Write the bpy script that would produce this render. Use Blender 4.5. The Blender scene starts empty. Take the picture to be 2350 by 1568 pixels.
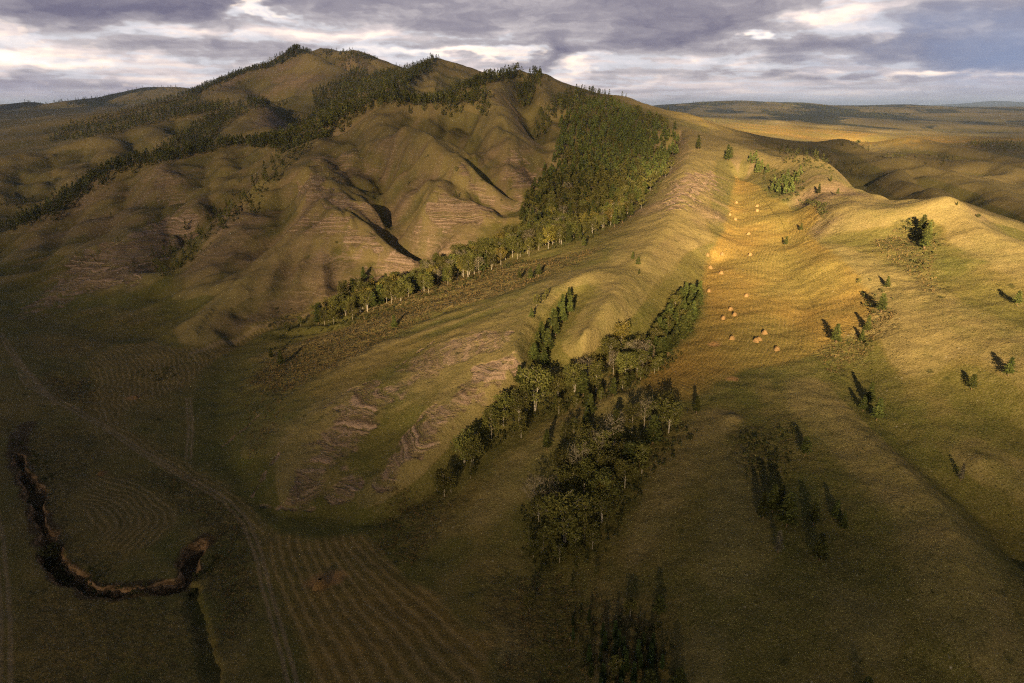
import bpy, bmesh, math, random, time
import numpy as np
from mathutils import Vector, Matrix
T0=time.time()
rad=math.radians
sc=bpy.context.scene; col=sc.collection
# ---------------- camera, world, sun, exposure ----------------
CZ=140.0; PITCH=rad(19.0); SP=math.sin(PITCH); CP=math.cos(PITCH); FP=1567.0
SUN_EL=rad(12.5); SUN_AZ=rad(12.0)          # light travels forward (+Y) and a little to the right
SUND=np.array([math.sin(SUN_AZ)*math.cos(SUN_EL),math.cos(SUN_AZ)*math.cos(SUN_EL),-math.sin(SUN_EL)])
cd=bpy.data.cameras.new('camera'); cam=bpy.data.objects.new('camera',cd); col.objects.link(cam)
cd.sensor_width=36; cd.lens=24.0; cd.clip_start=1; cd.clip_end=120000
cam.location=(0,0,CZ); cam.rotation_euler=(rad(90)-PITCH,0,0); sc.camera=cam
sc.view_settings.view_transform='Standard'; sc.view_settings.look='None'; sc.view_settings.gamma=1
sc.view_settings.exposure=2.7
SKYS=.02; SKYV=1.4
sl=bpy.data.lights.new('sun','SUN'); sl.energy=5.0; sl.angle=rad(0.5); sl.color=(1,.73,.37)
so=bpy.data.objects.new('sun',sl); col.objects.link(so); so.location=(-300,-900,400)
so.rotation_euler=Vector(SUND).to_track_quat('-Z','Y').to_euler()
c=sc.cycles; c.max_bounces=4; c.diffuse_bounces=2; c.glossy_bounces=1; c.volume_bounces=1; c.transmission_bounces=2; c.transparent_max_bounces=10; c.caustics_reflective=False; c.caustics_refractive=False
c.use_adaptive_sampling=True; c.adaptive_threshold=.012; c.use_denoising=False; c.filter_width=1.2; c.sample_clamp_indirect=.35; c.sample_clamp_direct=2.0; c.use_light_tree=False
# ---------------- terrain ----------------
# a surveyed net of crests, spurs, gullies and valley floors; (column, row, v) is a sight line from the viewpoint:
# v >= 0 is the height there, v < 0 the distance; W(x, y, z) is a plain point
def S(px,py,v):
    dx=(px-1175)/FP; dy=(784-py)/FP
    Y=CP+dy*SP; Z=-SP+dy*CP
    t=(v-CZ)/Z if v>-20 else -v/Y
    return (dx*t,Y*t,CZ+Z*t)
def W(x,y,z): return ('w',x,y,z)
LINES=[
 # skyline of the mountain and its tops
 [(682,125,-2200),(633,158,-2180),(584,167,-2150),(540,180,-2120),(503,200,-2100),(457,225,-2050),(429,243,-2000),(338,262,-1900),(250,290,-1750),(140,325,-1600)],
 [(668,126,-2320),(600,158,-2300),(548,170,-2280),(506,187,-2260),(440,212,-2230),(380,240,-2200)],
 [(682,125,-2200),(735,145,-2080),(791,165,-1950)],
 [(682,125,-2200),(745,127,-2500),(815,128,-2300),(860,141,-2260),(903,160,-2200),(960,170,-2300)],
 [(815,128,-2300),(800,150,-2150)],
 [W(-640,2360,285),W(-600,2300,266),W(-564,2230,243),W(-487,2120,210),(830,165,-1850)],
 [(996,144,-1700),(950,180,-1450),(910,211,-1250),(868,243,-950)],
 [(996,144,-1700),(1060,160,-1650),(1121,176,-1600),(1170,190,-1650)],
 [(1191,170,-1200),(1149,183,-1150),(1107,197,-1100),(1068,219,-1050),(1010,240,-1000)],
 [(1191,170,-1200),(1160,200,-1040),(1131,227,-900)],
 [(1191,170,-1200),(1214,182,-1200),(1240,175,-1160),(1285,190,-1180),(1330,206,-1220),(1374,218,-1250),(1440,222,-1180),(1470,233,-1100),(1524,250,-1050),(1594,267,-1000),(1629,292,-950),(1682,316,-890),(1749,352,-800)],
 [(1240,175,-1160),(1245,215,-1020),(1250,270,-860),(1280,330,-720)],
 # second tier crest and its continuation to the left
 [(1131,227,-900),(1103,239,-880),(1071,236,-870),(1033,247,-850),(959,246,-850),(905,243,-870),(864,243,-890),(826,262,-880),(770,290,-860),(721,316,-830),(668,336,-827),(577,338,-860),(503,343,-880),(422,362,-873),(316,380,-850),(271,397,-830),(229,422,-809),(176,461,-790),(105,499,-784),(35,524,-770)],
 # forested dells behind it
 [(830,165,-1850),(770,190,-1750),(735,240,-1500),(700,292,-1200),(650,322,-1080)],
 [(1040,200,-1400),W(-130,1180,137),W(-129,1000,120)],
 [W(-165,1000,123),W(-129,1000,120),W(-85,980,124),W(-55,1010,131)],
 [(1215,190,-1150),(1205,240,-1000),(1235,300,-820),(1250,350,-700)],
 [(650,322,-1080),W(-350,1000,80),W(-415,1000,70),W(-470,980,55),W(-520,960,41),W(-550,900,24),W(-600,870,8),W(-760,920,10)],
 [W(-190,1060,124),W(-214,1010,115),W(-248,1000,104),W(-290,990,90),W(-350,1000,80)],
 [W(-876,1270,45),W(-831,1400,68),W(-742,1560,103),W(-650,1640,126)],
 # left ridges
 [(0,376,-1100),(105,352,-1180),(211,323,-1250),(316,302,-1330),(387,278,-1400),(457,257,-1460),(520,246,-1500),(560,245,-1700),(640,235,-1900)],
 [(591,236,-1450),(600,270,-1320),(580,310,-1180),(550,330,-1100)],
 [(591,236,-1450),(640,245,-1480),(700,260,-1500)],
 [(560,262,-1400),(500,290,-1300),(450,320,-1200),(400,350,-1080)],
 [(0,350,-1500),(120,330,-1560),(250,300,-1650),(330,275,-1800)],
 [(0,285,-2200),(123,267,-2250),(228,267,-2300),(300,262,-2350)],
 [(0,300,-3000),(200,262,-3000),(330,250,-3100)],
 [(0,242,-3800),(75,235,-3800),(130,242,-3850),(210,228,-3900),(270,217,-3900),(330,206,-3900),(415,206,-3900),(500,215,-4000),(700,230,-4200)],
 # near left face
 [(422,362,-873),(360,400,-800),(330,440,-740),(325,500,-650),(300,550,-600),(200,620,-540),(60,720,-458)],
 [(600,400,-700),(550,460,-665),(500,520,-620),(420,600,-540),(370,690,-470)],
 [(640,345,-815),(600,400,-700)],
 [(180,540,-650),(100,620,-560),(20,690,-490)],
 [(0,560,5),(0,640,4)],
 # spurs of the front face
 [(721,316,-830),(715,365,-730),(696,415,-640),(740,430,-618),(804,455,-590),(857,492,-560),(880,515,-550)],
 [(696,415,-640),(720,470,-570),(790,510,-530),(875,568,-505),(930,598,-496),(965,612,-492)],
 [(880,515,-556),(905,560,-530),(985,597,-500)],
 [(696,415,-640),(660,520,-550),(560,650,-465),(440,770,-400)],
 [(890,380,-690),(885,440,-620),(885,520,-560)],
 [(864,243,-890),(875,300,-780),(889,345,-700),(945,352,-670),(1026,380,-620),(1086,411,-590),(1191,494,-550)],
 [(889,345,-700),(931,387,-640),(980,415,-595),(1008,436,-570),(1080,465,-555),(1152,496,-540)],
 [(1008,436,-570),(975,500,-535),(950,560,-515)],
 [(1107,241,-870),(1149,281,-780),(1177,334,-690),(1170,404,-620),(1191,440,-590)],
 [(1149,281,-780),(1200,320,-730),(1270,370,-660)],
 [(1040,290,-780),(1045,330,-715),(1100,410,-630),(1190,470,-560)],
 [(1250,350,-700),(1230,420,-620),(1200,480,-565)],
 # big wooded dell and the birch gully
 [(1540,340,-800),(1500,400,-690),(1430,492,-517),(1330,545,-472),(1200,562,-478),(1100,592,-482),(960,640,-478),(870,685,-462),(770,725,-437),(650,765,-415),(540,800,-400)],
 # the bright hill and the spur towards the valley
 [(1563,294,-850),(1575,330,-735),(1580,370,-655),(1570,420,-550),(1560,470,-472),(1520,540,-404),(1450,610,-362),(1400,690,54),(1340,790,44),(1270,860,34)],
 [(1500,570,-385),(1420,605,-372),(1350,625,-352),(1270,662,-340),(1215,720,46.5),(1190,780,43),(1190,812,41),(1120,870,34.5),(1050,922,28),(960,1030,18),(870,1130,8),(830,1185,3.5)],
 [(1190,780,43),(1100,775,-298),(980,790,-318),(860,875,-290),(750,930,-272),(700,1010,-250),(650,1160,-212)],
 [(1050,800,-293),(930,900,-268),(860,1020,-243),(800,1130,-218)],
 [(940,975,18),(860,1080,10)],
 [(580,1140,1),(660,1185,1),(740,1192,1),(830,1200,1.5),(900,1190,3),(960,1160,5),(1000,1130,8)],
 [(540,800,2),(500,900,1),(500,1000,1),(580,1140,1)],
 [(700,800,9),(620,920,7),(560,1040,6)],
 # dells with the groves
 [(1330,672,50),(1310,690,47.5),(1270,745,42),(1230,800,37.5),(1205,880,30.5),(1180,960,21)],
 [(1640,600,52),(1600,660,47),(1500,760,39.5),(1400,815,35),(1300,870,30),(1240,940,24),(1050,1060,14),(1000,1130,8),(900,1210,3)],
 [(1560,925,34),(1400,1000,28),(1350,1150,18),(1270,1250,11),(1290,1350,8),(1310,1500,6),(1300,1600,5)],
 [(1430,900,35.5),(1300,980,27),(1200,1080,19),(1100,1200,10),(1020,1290,4)],
 # hay meadow
 [(1700,400,81.5),(1690,480,67.5),(1700,600,54),(1680,700,46),(1640,800,41),(1600,880,36.5)],
 [(1830,480,69),(1800,600,56),(1850,700,48.5),(1800,800,42.5)],
 [(1620,480,72),(1600,560,62)],
 # bright crest on the right
 [(1563,294,-850),(1629,316,-797),(1682,334,-726),(1735,352,-680),(1777,372,-644),(1840,381,-613),(1911,401,-576),(1946,410,-531),(1992,408,-497),(2034,420,-465),(2087,447,-431),(2157,475,-406),(2262,527,-351),(2350,575,-322),(2500,670,-270),(2700,800,-220)],
 [(2200,505,-420),(2270,520,-400),(2350,560,-370)],
 [(1992,408,-497),(1960,470,-440),(1880,560,-395),(1900,600,-355),(2080,655,-306),(2200,722,-266),(2350,800,-230),(2600,950,-180)],
 [(2050,500,-405),(2120,570,-350),(2200,640,-305),(2350,740,-255)],
 [(1860,880,40.5),(1890,930,-221),(1960,980,-204),(2050,1050,-183),(2150,1150,-162),(2200,1300,35),(2260,1500,28)],
 [(1960,760,50),(1975,860,41),(2010,940,39),(2100,1060,34.5),(2250,1200,27),(2400,1350,22)],
 [(2060,720,57),(2100,800,52),(2300,950,43),(2450,1050,38)],
 [(2250,1050,38),(2400,1150,33),(2600,1300,27)],
 # near right ground
 [(1700,850,38.8),(1700,950,35.5),(1700,1100,31.5),(1700,1250,27),(1650,1400,20),(1600,1568,16)],
 [(1800,1100,31),(1900,1300,28),(2000,1450,26),(2200,1568,22),(2300,1800,18)],
 [(1700,950,37),(1610,990,33.5),(1550,1070,29),(1500,1200,22),(1450,1350,15),(1400,1500,11),(1380,1700,8)],
 [(1200,1400,6),(1150,1568,4),(1100,1800,3)],
 # valley floor
 [(0,760,2),(200,900,0.5),(0,1000,0),(0,1300,-1),(0,1568,-1.5),(0,1800,-2)],
 [(400,800,3),(350,950,0.5),(200,1150,0),(250,1400,-1),(300,1600,-1.5)],
 [(60,725,3),(400,790,3)],
 [(850,1250,1.5),(1000,1400,2.5),(1100,1500,3),(700,1400,0),(700,1600,-.5)],
 [(-500,700,5),(-500,1000,1),(-300,1400,-1)],
 # dark valley behind the bright crest and ridges beyond
 [W(330,905,84),W(345,800,72),W(350,650,60),W(375,580,52),W(395,500,45),W(430,420,36),W(480,320,26)],
 [(1679,309,-1150),(1770,313,-1100),(1840,323,-1050),(1911,334,-1000),(1981,339,-950),(2016,359,-900),(2051,373,-860),(2104,390,-800),(2157,402,-780),(2227,411,-750),(2297,425,-715),(2350,440,-680),(2600,500,-600)],
 [(1790,350,-900),(1850,365,-830),(1900,385,-760)],
 [W(460,1400,76),W(560,1300,64),W(568,1140,58),W(530,920,46),W(560,840,42),W(585,770,37)],
 [(1960,337,-1400),(2023,329,-1350),(2072,322,-1300),(2139,330,-1250),(2174,341,-1180),(2210,364,-1080),(2245,376,-1020),(2350,394,-950),(2600,430,-850)],
 [(2150,340,-1500),(2250,350,-1400),(2350,365,-1300)],
 [(2136,329,-1700),(2192,323,-1700),(2280,320,-1700),(2350,319,-1700),(2600,320,-1700)],
 # lit lowland and far plateau
 [(1600,290,-1600),(1720,305,-1700),(1850,318,-1700),(1990,330,-1800)],
 [(1620,272,-2400),(1700,277,-2500),(1800,280,-2500),(1893,288,-2500),(1981,299,-2400),(2072,313,-2200),(2139,307,-2600),(2227,316,-2600),(2350,318,-2600)],
 [(1600,268,-3300),(1750,276,-3300),(1900,296,-3300),(2100,306,-3400),(2350,306,-3400)],
 [(1700,262,-4800),(1900,268,-4700),(2100,276,-4600),(2350,284,-4500)],
 [(1530,258,-4500),(1600,262,-4700)],
 [(1500,243,-6500),(1540,241,-6500),(1640,236,-6500),(1690,234,-6500),(1760,236,-6500),(1850,238,-6600),(1900,243,-6700),(1980,244,-6800),(2080,242,-6900),(2150,245,-7000),(2350,247,-7000),(2600,248,-7000)],
 [(1850,252,-5600),(2000,258,-5600),(2150,254,-5800),(2350,262,-5600)],
 [(1200,250,-9000),(1800,249,-9500),(2350,251,-9500)],
 [(2150,246,-21000),(2210,238,-21000),(2270,232,-21000),(2300,231,-21000),(2330,234,-21000),(2420,236,-21000),(2600,245,-21000)],
 [(1950,246,-30000),(2030,242,-30000),(2100,241,-30000),(2150,244,-30000)],
 [(0,262,-6000),(600,262,-6000),(1300,262,-5000)],
 [(-900,262,-6000),(-700,270,-3000),(-600,330,-1800),(-500,420,-1100),(-500,560,-800)],
 [(0,251,-12000),(600,251,-12000),(1300,251,-12000)],
 [(0,250,-38000),(1300,250,-38000),(2350,250,-38000)],
]
TH0,TH1=-rad(56),rad(56); NT=430; DT=(TH1-TH0)/(NT-1)
R0,R1=45.0,40000.0; NR=int(math.log(R1/R0)/DT)+1; LR0=math.log(R0)
def topolar(x,y):
    return (np.arctan2(x,y)-TH0)/DT, (np.log(np.hypot(x,y))-LR0)/DT
def blur(h,s):
    n=int(3*s)+1; k=np.exp(-.5*(np.arange(-n,n+1)/s)**2); k/=k.sum()
    p=np.pad(h,((n,n),(0,0)),mode='edge'); o=sum(k[i]*p[i:i+h.shape[0]] for i in range(2*n+1))
    p=np.pad(o,((0,0),(n,n)),mode='edge'); return sum(k[i]*p[:,i:i+h.shape[1]] for i in range(2*n+1))
def solve():
    acc=np.zeros((NR,NT)); cnt=np.zeros((NR,NT))
    for L in LINES:
        P=[np.array(q[1:]) if q[0]=='w' else np.array(S(*q)) for q in L]
        for a,b in zip(P[:-1],P[1:]):
            ta,ra=topolar(a[0],a[1]); tb,rb=topolar(b[0],b[1])
            n=int(max(abs(ta-tb),abs(ra-rb))*2)+2
            f=np.linspace(0,1,n)
            q=a[None]*(1-f[:,None])+b[None]*f[:,None]
            t,r=topolar(q[:,0],q[:,1]); ti=np.rint(t).astype(int); ri=np.rint(r).astype(int)
            ok=(ti>=0)&(ti<NT)&(ri>=0)&(ri<NR)
            np.add.at(acc,(ri[ok],ti[ok]),q[ok,2]); np.add.at(cnt,(ri[ok],ti[ok]),1)
    h=None
    for lv in (32,16,8,4,2,1):
        nr=-(-NR//lv); nt=-(-NT//lv)
        A=np.zeros((nr*lv,nt*lv)); C=np.zeros_like(A); A[:NR,:NT]=acc; C[:NR,:NT]=cnt
        A=A.reshape(nr,lv,nt,lv).sum((1,3)); C=C.reshape(nr,lv,nt,lv).sum((1,3))
        m=C>0; v=np.where(m,A/np.maximum(C,1),0)
        if h is None: h=np.full((nr,nt),v[m].mean())
        else:
            h=np.repeat(np.repeat(h,2,0),2,1); h=np.pad(h,((0,max(0,nr-h.shape[0])),(0,max(0,nt-h.shape[1]))),mode='edge')[:nr,:nt]
        h[m]=v[m]
        ii,jj=np.indices(h.shape); par=[((ii+jj)%2==k)&~m for k in (0,1)]
        for it in range(150 if lv>1 else 60):
            for k in (0,1):
                p=np.pad(h,1,mode='edge'); a=(p[:-2,1:-1]+p[2:,1:-1]+p[1:-1,:-2]+p[1:-1,2:])/4
                h=np.where(par[k],h+1.6*(a-h),h)
    # stiffen: round the tents over, staying near the surveyed lines
    m=cnt>0; v=np.where(m,acc/np.maximum(cnt,1),0)
    for it in range(7):
        d=np.where(m,v-h,0); w=blur(m.astype(float),1.6); h=h+.9*blur(d,1.6)/np.maximum(w,.12)*np.minimum(w/.12,1)
        h=blur(h,.85)
    return h
def perlin(x,y,seed=0):
    xi=np.floor(x).astype(np.int64); yi=np.floor(y).astype(np.int64); fx=x-xi; fy=y-yi
    def g(ix,iy):
        n=(ix*374761393+iy*668265263+seed*1442695041)&0xffffffff
        n=((n^(n>>13))*1274126177)&0xffffffff; n=(n^(n>>16))&0xffff
        return n*(2*math.pi/65536)
    def d(ix,iy,ox,oy):
        a=g(ix,iy); return np.cos(a)*ox+np.sin(a)*oy
    u=fx*fx*fx*(fx*(fx*6-15)+10); v=fy*fy*fy*(fy*(fy*6-15)+10)
    a=d(xi,yi,fx,fy)*(1-u)+d(xi+1,yi,fx-1,fy)*u; b=d(xi,yi+1,fx,fy-1)*(1-u)+d(xi+1,yi+1,fx-1,fy-1)*u
    return (a*(1-v)+b*v)*1.5
def bil(G,t,r):
    t=np.clip(t,0,G.shape[1]-1.001); r=np.clip(r,0,G.shape[0]-1.001)
    ti=t.astype(int); ri=r.astype(int); a=t-ti; b=r-ri
    # smooth (Catmull-Rom free) cubic weights would ring; bilinear on a blurred grid is enough
    return (G[ri,ti]*(1-a)+G[ri,ti+1]*a)*(1-b)+(G[ri+1,ti]*(1-a)+G[ri+1,ti+1]*a)*b
H0=solve()
tg,lg=np.meshgrid(TH0+DT*np.arange(NT),LR0+DT*np.arange(NR)); RG=np.exp(lg); XG=RG*np.sin(tg); YG=RG*np.cos(tg)
def grad(H):
    gr,gt=np.gradient(H,DT); gr=gr/RG; gt=gt/RG
    return gr*np.sin(tg)+gt*np.cos(tg), gr*np.cos(tg)-gt*np.sin(tg)
HS=blur(H0,3.0); GX,GY=grad(HS); SL=np.hypot(GX,GY)
# runnels: noise drawn out along the fall lines of the slopes
def runnels(lam,step,n,seed):
    out=np.zeros_like(XG)
    for sg in (-1,1):
        x=XG.copy(); y=YG.copy()
        for k in range(n):
            t,r=topolar(x,y); gx=bil(GX,t,r); gy=bil(GY,t,r); m=np.hypot(gx,gy)+.02
            out+=perlin(x/lam,y/lam,seed); x+=sg*step*gx/m; y+=sg*step*gy/m
    return out/(2*n)
sm=np.clip((SL-.06)/.25,0,1)
RUN1=runnels(42.,11.,9,3); RUN2=runnels(17.,5.,8,5); RUN3=runnels(8.,3.,7,8)+.5*runnels(4.,2.5,6,9)
RUN3/=RUN3.std(); RUN1/=RUN1.std(); RUN2/=RUN2.std()
far=np.clip((RG-380)/300,0,1); mid=np.clip((RG-300)/150,0,1)
leftw=np.clip((.12-XG/np.maximum(YG,1))/.2,0,1)         # the mountain side is furrowed, the hay hills are smooth
W1=2.1*sm*far*(.07+.93*leftw)*np.clip(1.6-RG/9000,0,1)
RUNM=(-np.abs(RUN1)*3.4+2.4)*W1 + (-np.abs(RUN2)*1.9+1.3)*sm*mid*(.03+.97*leftw)*(RG<4000) + RUN3*.28*sm*mid*(.05+.95*leftw)*(RG<2500)
HB=H0+RUNM+.6*(blur(H0,1.2)-blur(H0,9.))*np.clip((RG-430)/150,0,1)*np.clip(2-RG/9000,0,1)
# creases (+ depth) and ribs (- depth) cut into the slopes by water: line, half width, depth
GUL=[([(387,432),(369,492),(404,540),(380,600)],20,9),([(470,372),(478,440),(500,510)],20,9),([(560,345),(575,400),(550,450)],20,8),([(300,410),(280,470),(230,540)],18,8),([(200,450),(160,520),(90,600)],18,7),
 ([(299,312),(316,372)],26,14),([(186,335),(230,395)],26,14),([(120,352),(122,430),(100,450)],24,13),([(50,372),(32,440)],24,12),([(400,280),(420,320)],24,11),
 ([(615,180),(650,245),(660,300)],34,20),([(668,165),(705,240),(720,290)],34,20),([(560,185),(600,225)],34,15),([(740,150),(760,190)],34,16),
 ([(1029,250),(1010,310),(1045,345)],22,12),([(945,255),(930,320)],20,8),([(800,300),(830,350),(880,420)],18,8),([(760,345),(800,400),(870,480)],14,5),([(1075,245),(1080,300),(1060,340)],20,9),
 ([(1160,300),(1190,350),(1240,400)],18,7),([(1100,330),(1130,400),(1180,450)],16,7),([(985,400),(1060,440),(1150,480)],11,5),([(900,370),(960,420),(960,470)],13,6),([(920,470),(925,540),(960,575)],13,6),
 ([(1060,180),(1040,225)],26,12),([(1000,160),(960,200),(930,235)],28,10),([(1160,215),(1215,260),(1260,320)],22,8),([(1195,185),(1180,225)],18,5),([(1275,200),(1290,250)],18,6),([(850,140),(840,175)],34,14),
 ([(650,430),(640,520),(560,610)],15,6),([(720,560),(650,640),(560,720)],13,4),([(820,560),(760,640),(660,720)],12,4),([(880,610),(820,660)],10,3),
 ([(1760,335),(1850,372),(1930,400)],26,10),([(1900,345),(1990,390),(2060,430)],24,10),([(2000,352),(2100,380),(2200,400)],26,9),([(2100,340),(2250,370),(2350,385)],30,10),([(2150,420),(2250,480),(2330,520)],18,7),([(2080,400),(2150,450)],18,7),
 ([(1740,280),(1900,290),(2050,300)],60,12),([(1640,262),(1800,268),(2000,290),(2250,300)],110,22),([(1700,250),(1900,256),(2200,258)],160,30),
 ([(100,300),(250,280),(350,262)],60,25),([(60,250),(200,240),(330,232)],90,30)]
def carve(HB):
    out=np.zeros_like(HB)
    for P,wd,dp in GUL:
        if wd<30: dp=dp*1.4
        if P[0][0]>1600: dp=dp*1.3
        Q=np.array([q[:2] for q in (cast0(*p) for p in P) if q]); 
        if len(Q)<2: continue
        lo=Q.min(0)-wd*4; hi=Q.max(0)+wd*4; m=(XG>lo[0])&(XG<hi[0])&(YG>lo[1])&(YG<hi[1])
        d,_,a=dline(XG[m],YG[m],Q); L=a.max()+1e-6; e=np.clip(np.minimum(a/L*4+.25,1),0,1)
        d=d+wd*.5*perlin(XG[m]/(wd*2),YG[m]/(wd*2),55)
        out[m]+=-dp*1.1*e*np.exp(-(np.abs(d)/wd)**1.25)+dp*.45*e*np.exp(-((d-2.1*wd)/wd)**2)
    return out
def cast0(px,py):
    dx=(px-1175)/FP; dy=(784-py)/FP; D=np.array([dx,CP+dy*SP,-SP+dy*CP]); t=60*np.exp(np.linspace(0,5.,1400)); zz_=CZ+D[2]*t
    tt,r=topolar(D[0]*t,D[1]*t); k=np.where(zz_<bil(H0,tt,r))[0]
    return (D[0]*t[k[0]],D[1]*t[k[0]]) if len(k) else None
def dline(x,y,P):
    best=np.full(x.shape,1e9); side=np.zeros_like(x); arc=np.zeros_like(x); L=0
    for a,b in zip(P[:-1],P[1:]):
        d=b-a; l=math.hypot(*d)+1e-9; t=np.clip(((x-a[0])*d[0]+(y-a[1])*d[1])/(l*l),0,1)
        ex=x-a[0]-t*d[0]; ey=y-a[1]-t*d[1]; q=np.hypot(ex,ey); m=q<best
        best=np.where(m,q,best); side=np.where(m,np.sign(d[0]*ey-d[1]*ex),side); arc=np.where(m,L+t*l,arc); L+=l
    return best,side,arc
HB=HB+carve(HB)
for lam,am in ((420.,5.),(150.,2.4)):
    HB=HB+am*perlin(XG/lam,YG/lam,11)*np.clip((RG-450)/900,0,1)*np.clip(SL*5+.3,0,1)
HB=HB+30*perlin(XG/1300.,YG/1300.,12)*np.clip((RG-3000)/3000,0,1)*np.clip(2.2-RG/9000,0,1)*.6
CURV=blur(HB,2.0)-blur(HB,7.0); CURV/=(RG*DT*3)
# channel cut by the stream in the valley floor
CH=[(62,978),(45,1000),(38,1040),(55,1085),(78,1130),(92,1180),(102,1225),(118,1285),(160,1322),(215,1347),(280,1356),(350,1346),(408,1340),(432,1318),(430,1290),(442,1262),(470,1240)]
CH2=[(440,1345),(448,1400),(462,1450),(472,1500),(492,1568),(500,1640)]
def wl(pts): return np.array([S(a,b,0.0)[:2] for a,b in pts])
CHW=wl(CH); CH2W=wl(CH2)
def smooth(a,b,x):
    t=np.clip((x-a)/(b-a),0,1); return t*t*(3-2*t)
def height(x,y,detail=True):
    x=np.asarray(x,float); y=np.asarray(y,float)
    t,r=topolar(x,y); z=bil(HB,t,r); rr=np.hypot(x,y)
    # outside the surveyed sector the ground carries on gently
    if detail:
        z=z+.9*perlin(x/23,y/23,1)*np.clip(rr/400,.25,1)+.35*perlin(x/7,y/7,2)+.12*perlin(x/2.6,y/2.6,4)*(rr<1200)
        n=(x<0)&(rr<420)&(y<260)&(y>80)
        if n.any():
            xx=x[n]; yy=y[n]; w=2.2*perlin(xx/7,yy/7,21)+1.0*perlin(xx/2.5,yy/2.5,22)
            d,s,a=dline(xx,yy,CHW); wd=2.2+.9*np.sin(a*.11)+.7*np.sin(a*.37)
            e1=np.clip(1-smooth(wd-1.3,wd+.9,d+w*.7),0,1)*3.8*np.clip(a/12,0,1)
            d2,s2,a2=dline(xx,yy,CH2W); e2=np.clip(1-smooth(.8,3.2,d2+w*.6),0,1)*2.2
            z[n]=z[n]-np.maximum(e1,e2)
    return z
def cast(px,py,far=9000.,detail=False):
    "where a sight line meets the ground"
    dx=(px-1175)/FP; dy=(784-py)/FP; D=np.array([dx,CP+dy*SP,-SP+dy*CP])
    t=60*np.exp(np.linspace(0,math.log(far/60),1400))
    z=CZ+D[2]*t; h=height(D[0]*t,D[1]*t,detail); k=np.where(z<h)[0]
    if len(k)==0: return None
    k=k[0]
    if k==0: return (D[0]*t[0],D[1]*t[0],float(h[0]))
    f0=z[k-1]-h[k-1]; f1=z[k]-h[k]; f=f0/(f0-f1); tt=t[k-1]+(t[k]-t[k-1])*f
    return (D[0]*tt,D[1]*tt,float(CZ+D[2]*tt))
print('terrain',time.time()-T0)
# ---------------- node helpers ----------------
class NT_:
    def __init__(s,tree): s.t=tree; s.n=tree.nodes; s.l=tree.links
    def put(s,inp,v):
        if isinstance(v,bpy.types.NodeSocket): s.l.new(v,inp)
        elif v is not None:
            if inp.type=='RGBA' and not hasattr(v,'__len__'): v=(v,v,v,1)
            elif inp.type=='RGBA' and len(v)==3: v=(*v,1)
            inp.default_value=v
    def node(s,kind,ins=None,out=0,**kw):
        n=s.n.new(kind)
        for k,v in kw.items(): setattr(n,k,v)
        for k,v in (ins or {}).items(): s.put(n.inputs[k],v)
        return n.outputs[out]
    def m(s,op,a,b=None,c=None,clamp=False):
        n=s.n.new('ShaderNodeMath'); n.operation=op; n.use_clamp=clamp
        for i,v in enumerate((a,b,c)):
            if v is not None: s.put(n.inputs[i],v)
        return n.outputs[0]
    def mix(s,f,a,b,mode='MIX'):
        n=s.n.new('ShaderNodeMix'); n.data_type='RGBA'; n.blend_type=mode
        s.put(n.inputs[0],f); s.put(n.inputs[6],a); s.put(n.inputs[7],b); return n.outputs[2]
    def noise(s,vec,scale,detail=4,rough=.55,dist=0.,out=0,dim='3D'):
        n=s.n.new('ShaderNodeTexNoise'); n.noise_dimensions=dim
        s.put(n.inputs['Vector'],vec); n.inputs['Scale'].default_value=scale; n.inputs['Detail'].default_value=detail
        n.inputs['Roughness'].default_value=rough; n.inputs['Distortion'].default_value=dist; return n.outputs[out]
    def ss(s,a,b,x):
        n=s.n.new('ShaderNodeMapRange'); n.interpolation_type='SMOOTHSTEP'
        s.put(n.inputs[0],x); n.inputs[1].default_value=a; n.inputs[2].default_value=b; return n.outputs[0]
    def vm(s,op,a,b):
        n=s.n.new('ShaderNodeVectorMath'); n.operation=op; s.put(n.inputs[0],a); s.put(n.inputs[1],b); return n.outputs[0]
    def xyz(s,x,y,z): return s.node('ShaderNodeCombineXYZ',{0:x,1:y,2:z})
def new_mat(name):
    m=bpy.data.materials.new(name); m.use_nodes=True; m.node_tree.nodes.clear(); return m,NT_(m.node_tree)
def finish(t,bsdf): t.l.new(bsdf,t.node_out) if hasattr(t,'node_out') else t.l.new(bsdf,t.n.new('ShaderNodeOutputMaterial').inputs[0])
# ---------------- sky ----------------
w=bpy.data.worlds.new('World'); sc.world=w; w.use_nodes=True; w.node_tree.nodes.clear(); t=NT_(w.node_tree)
sky=t.node('ShaderNodeTexSky',sky_type='NISHITA',sun_disc=False,sun_elevation=SUN_EL,sun_rotation=math.pi+SUN_AZ,altitude=400,dust_density=2.0)
skyc=t.node('ShaderNodeHueSaturation',{'Saturation':.55,'Value':1.0,'Color':sky})
bg=t.node('ShaderNodeBackground',{0:skyc,1:SKYS}); t.l.new(bg,t.n.new('ShaderNodeOutputWorld').inputs[0])
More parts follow.
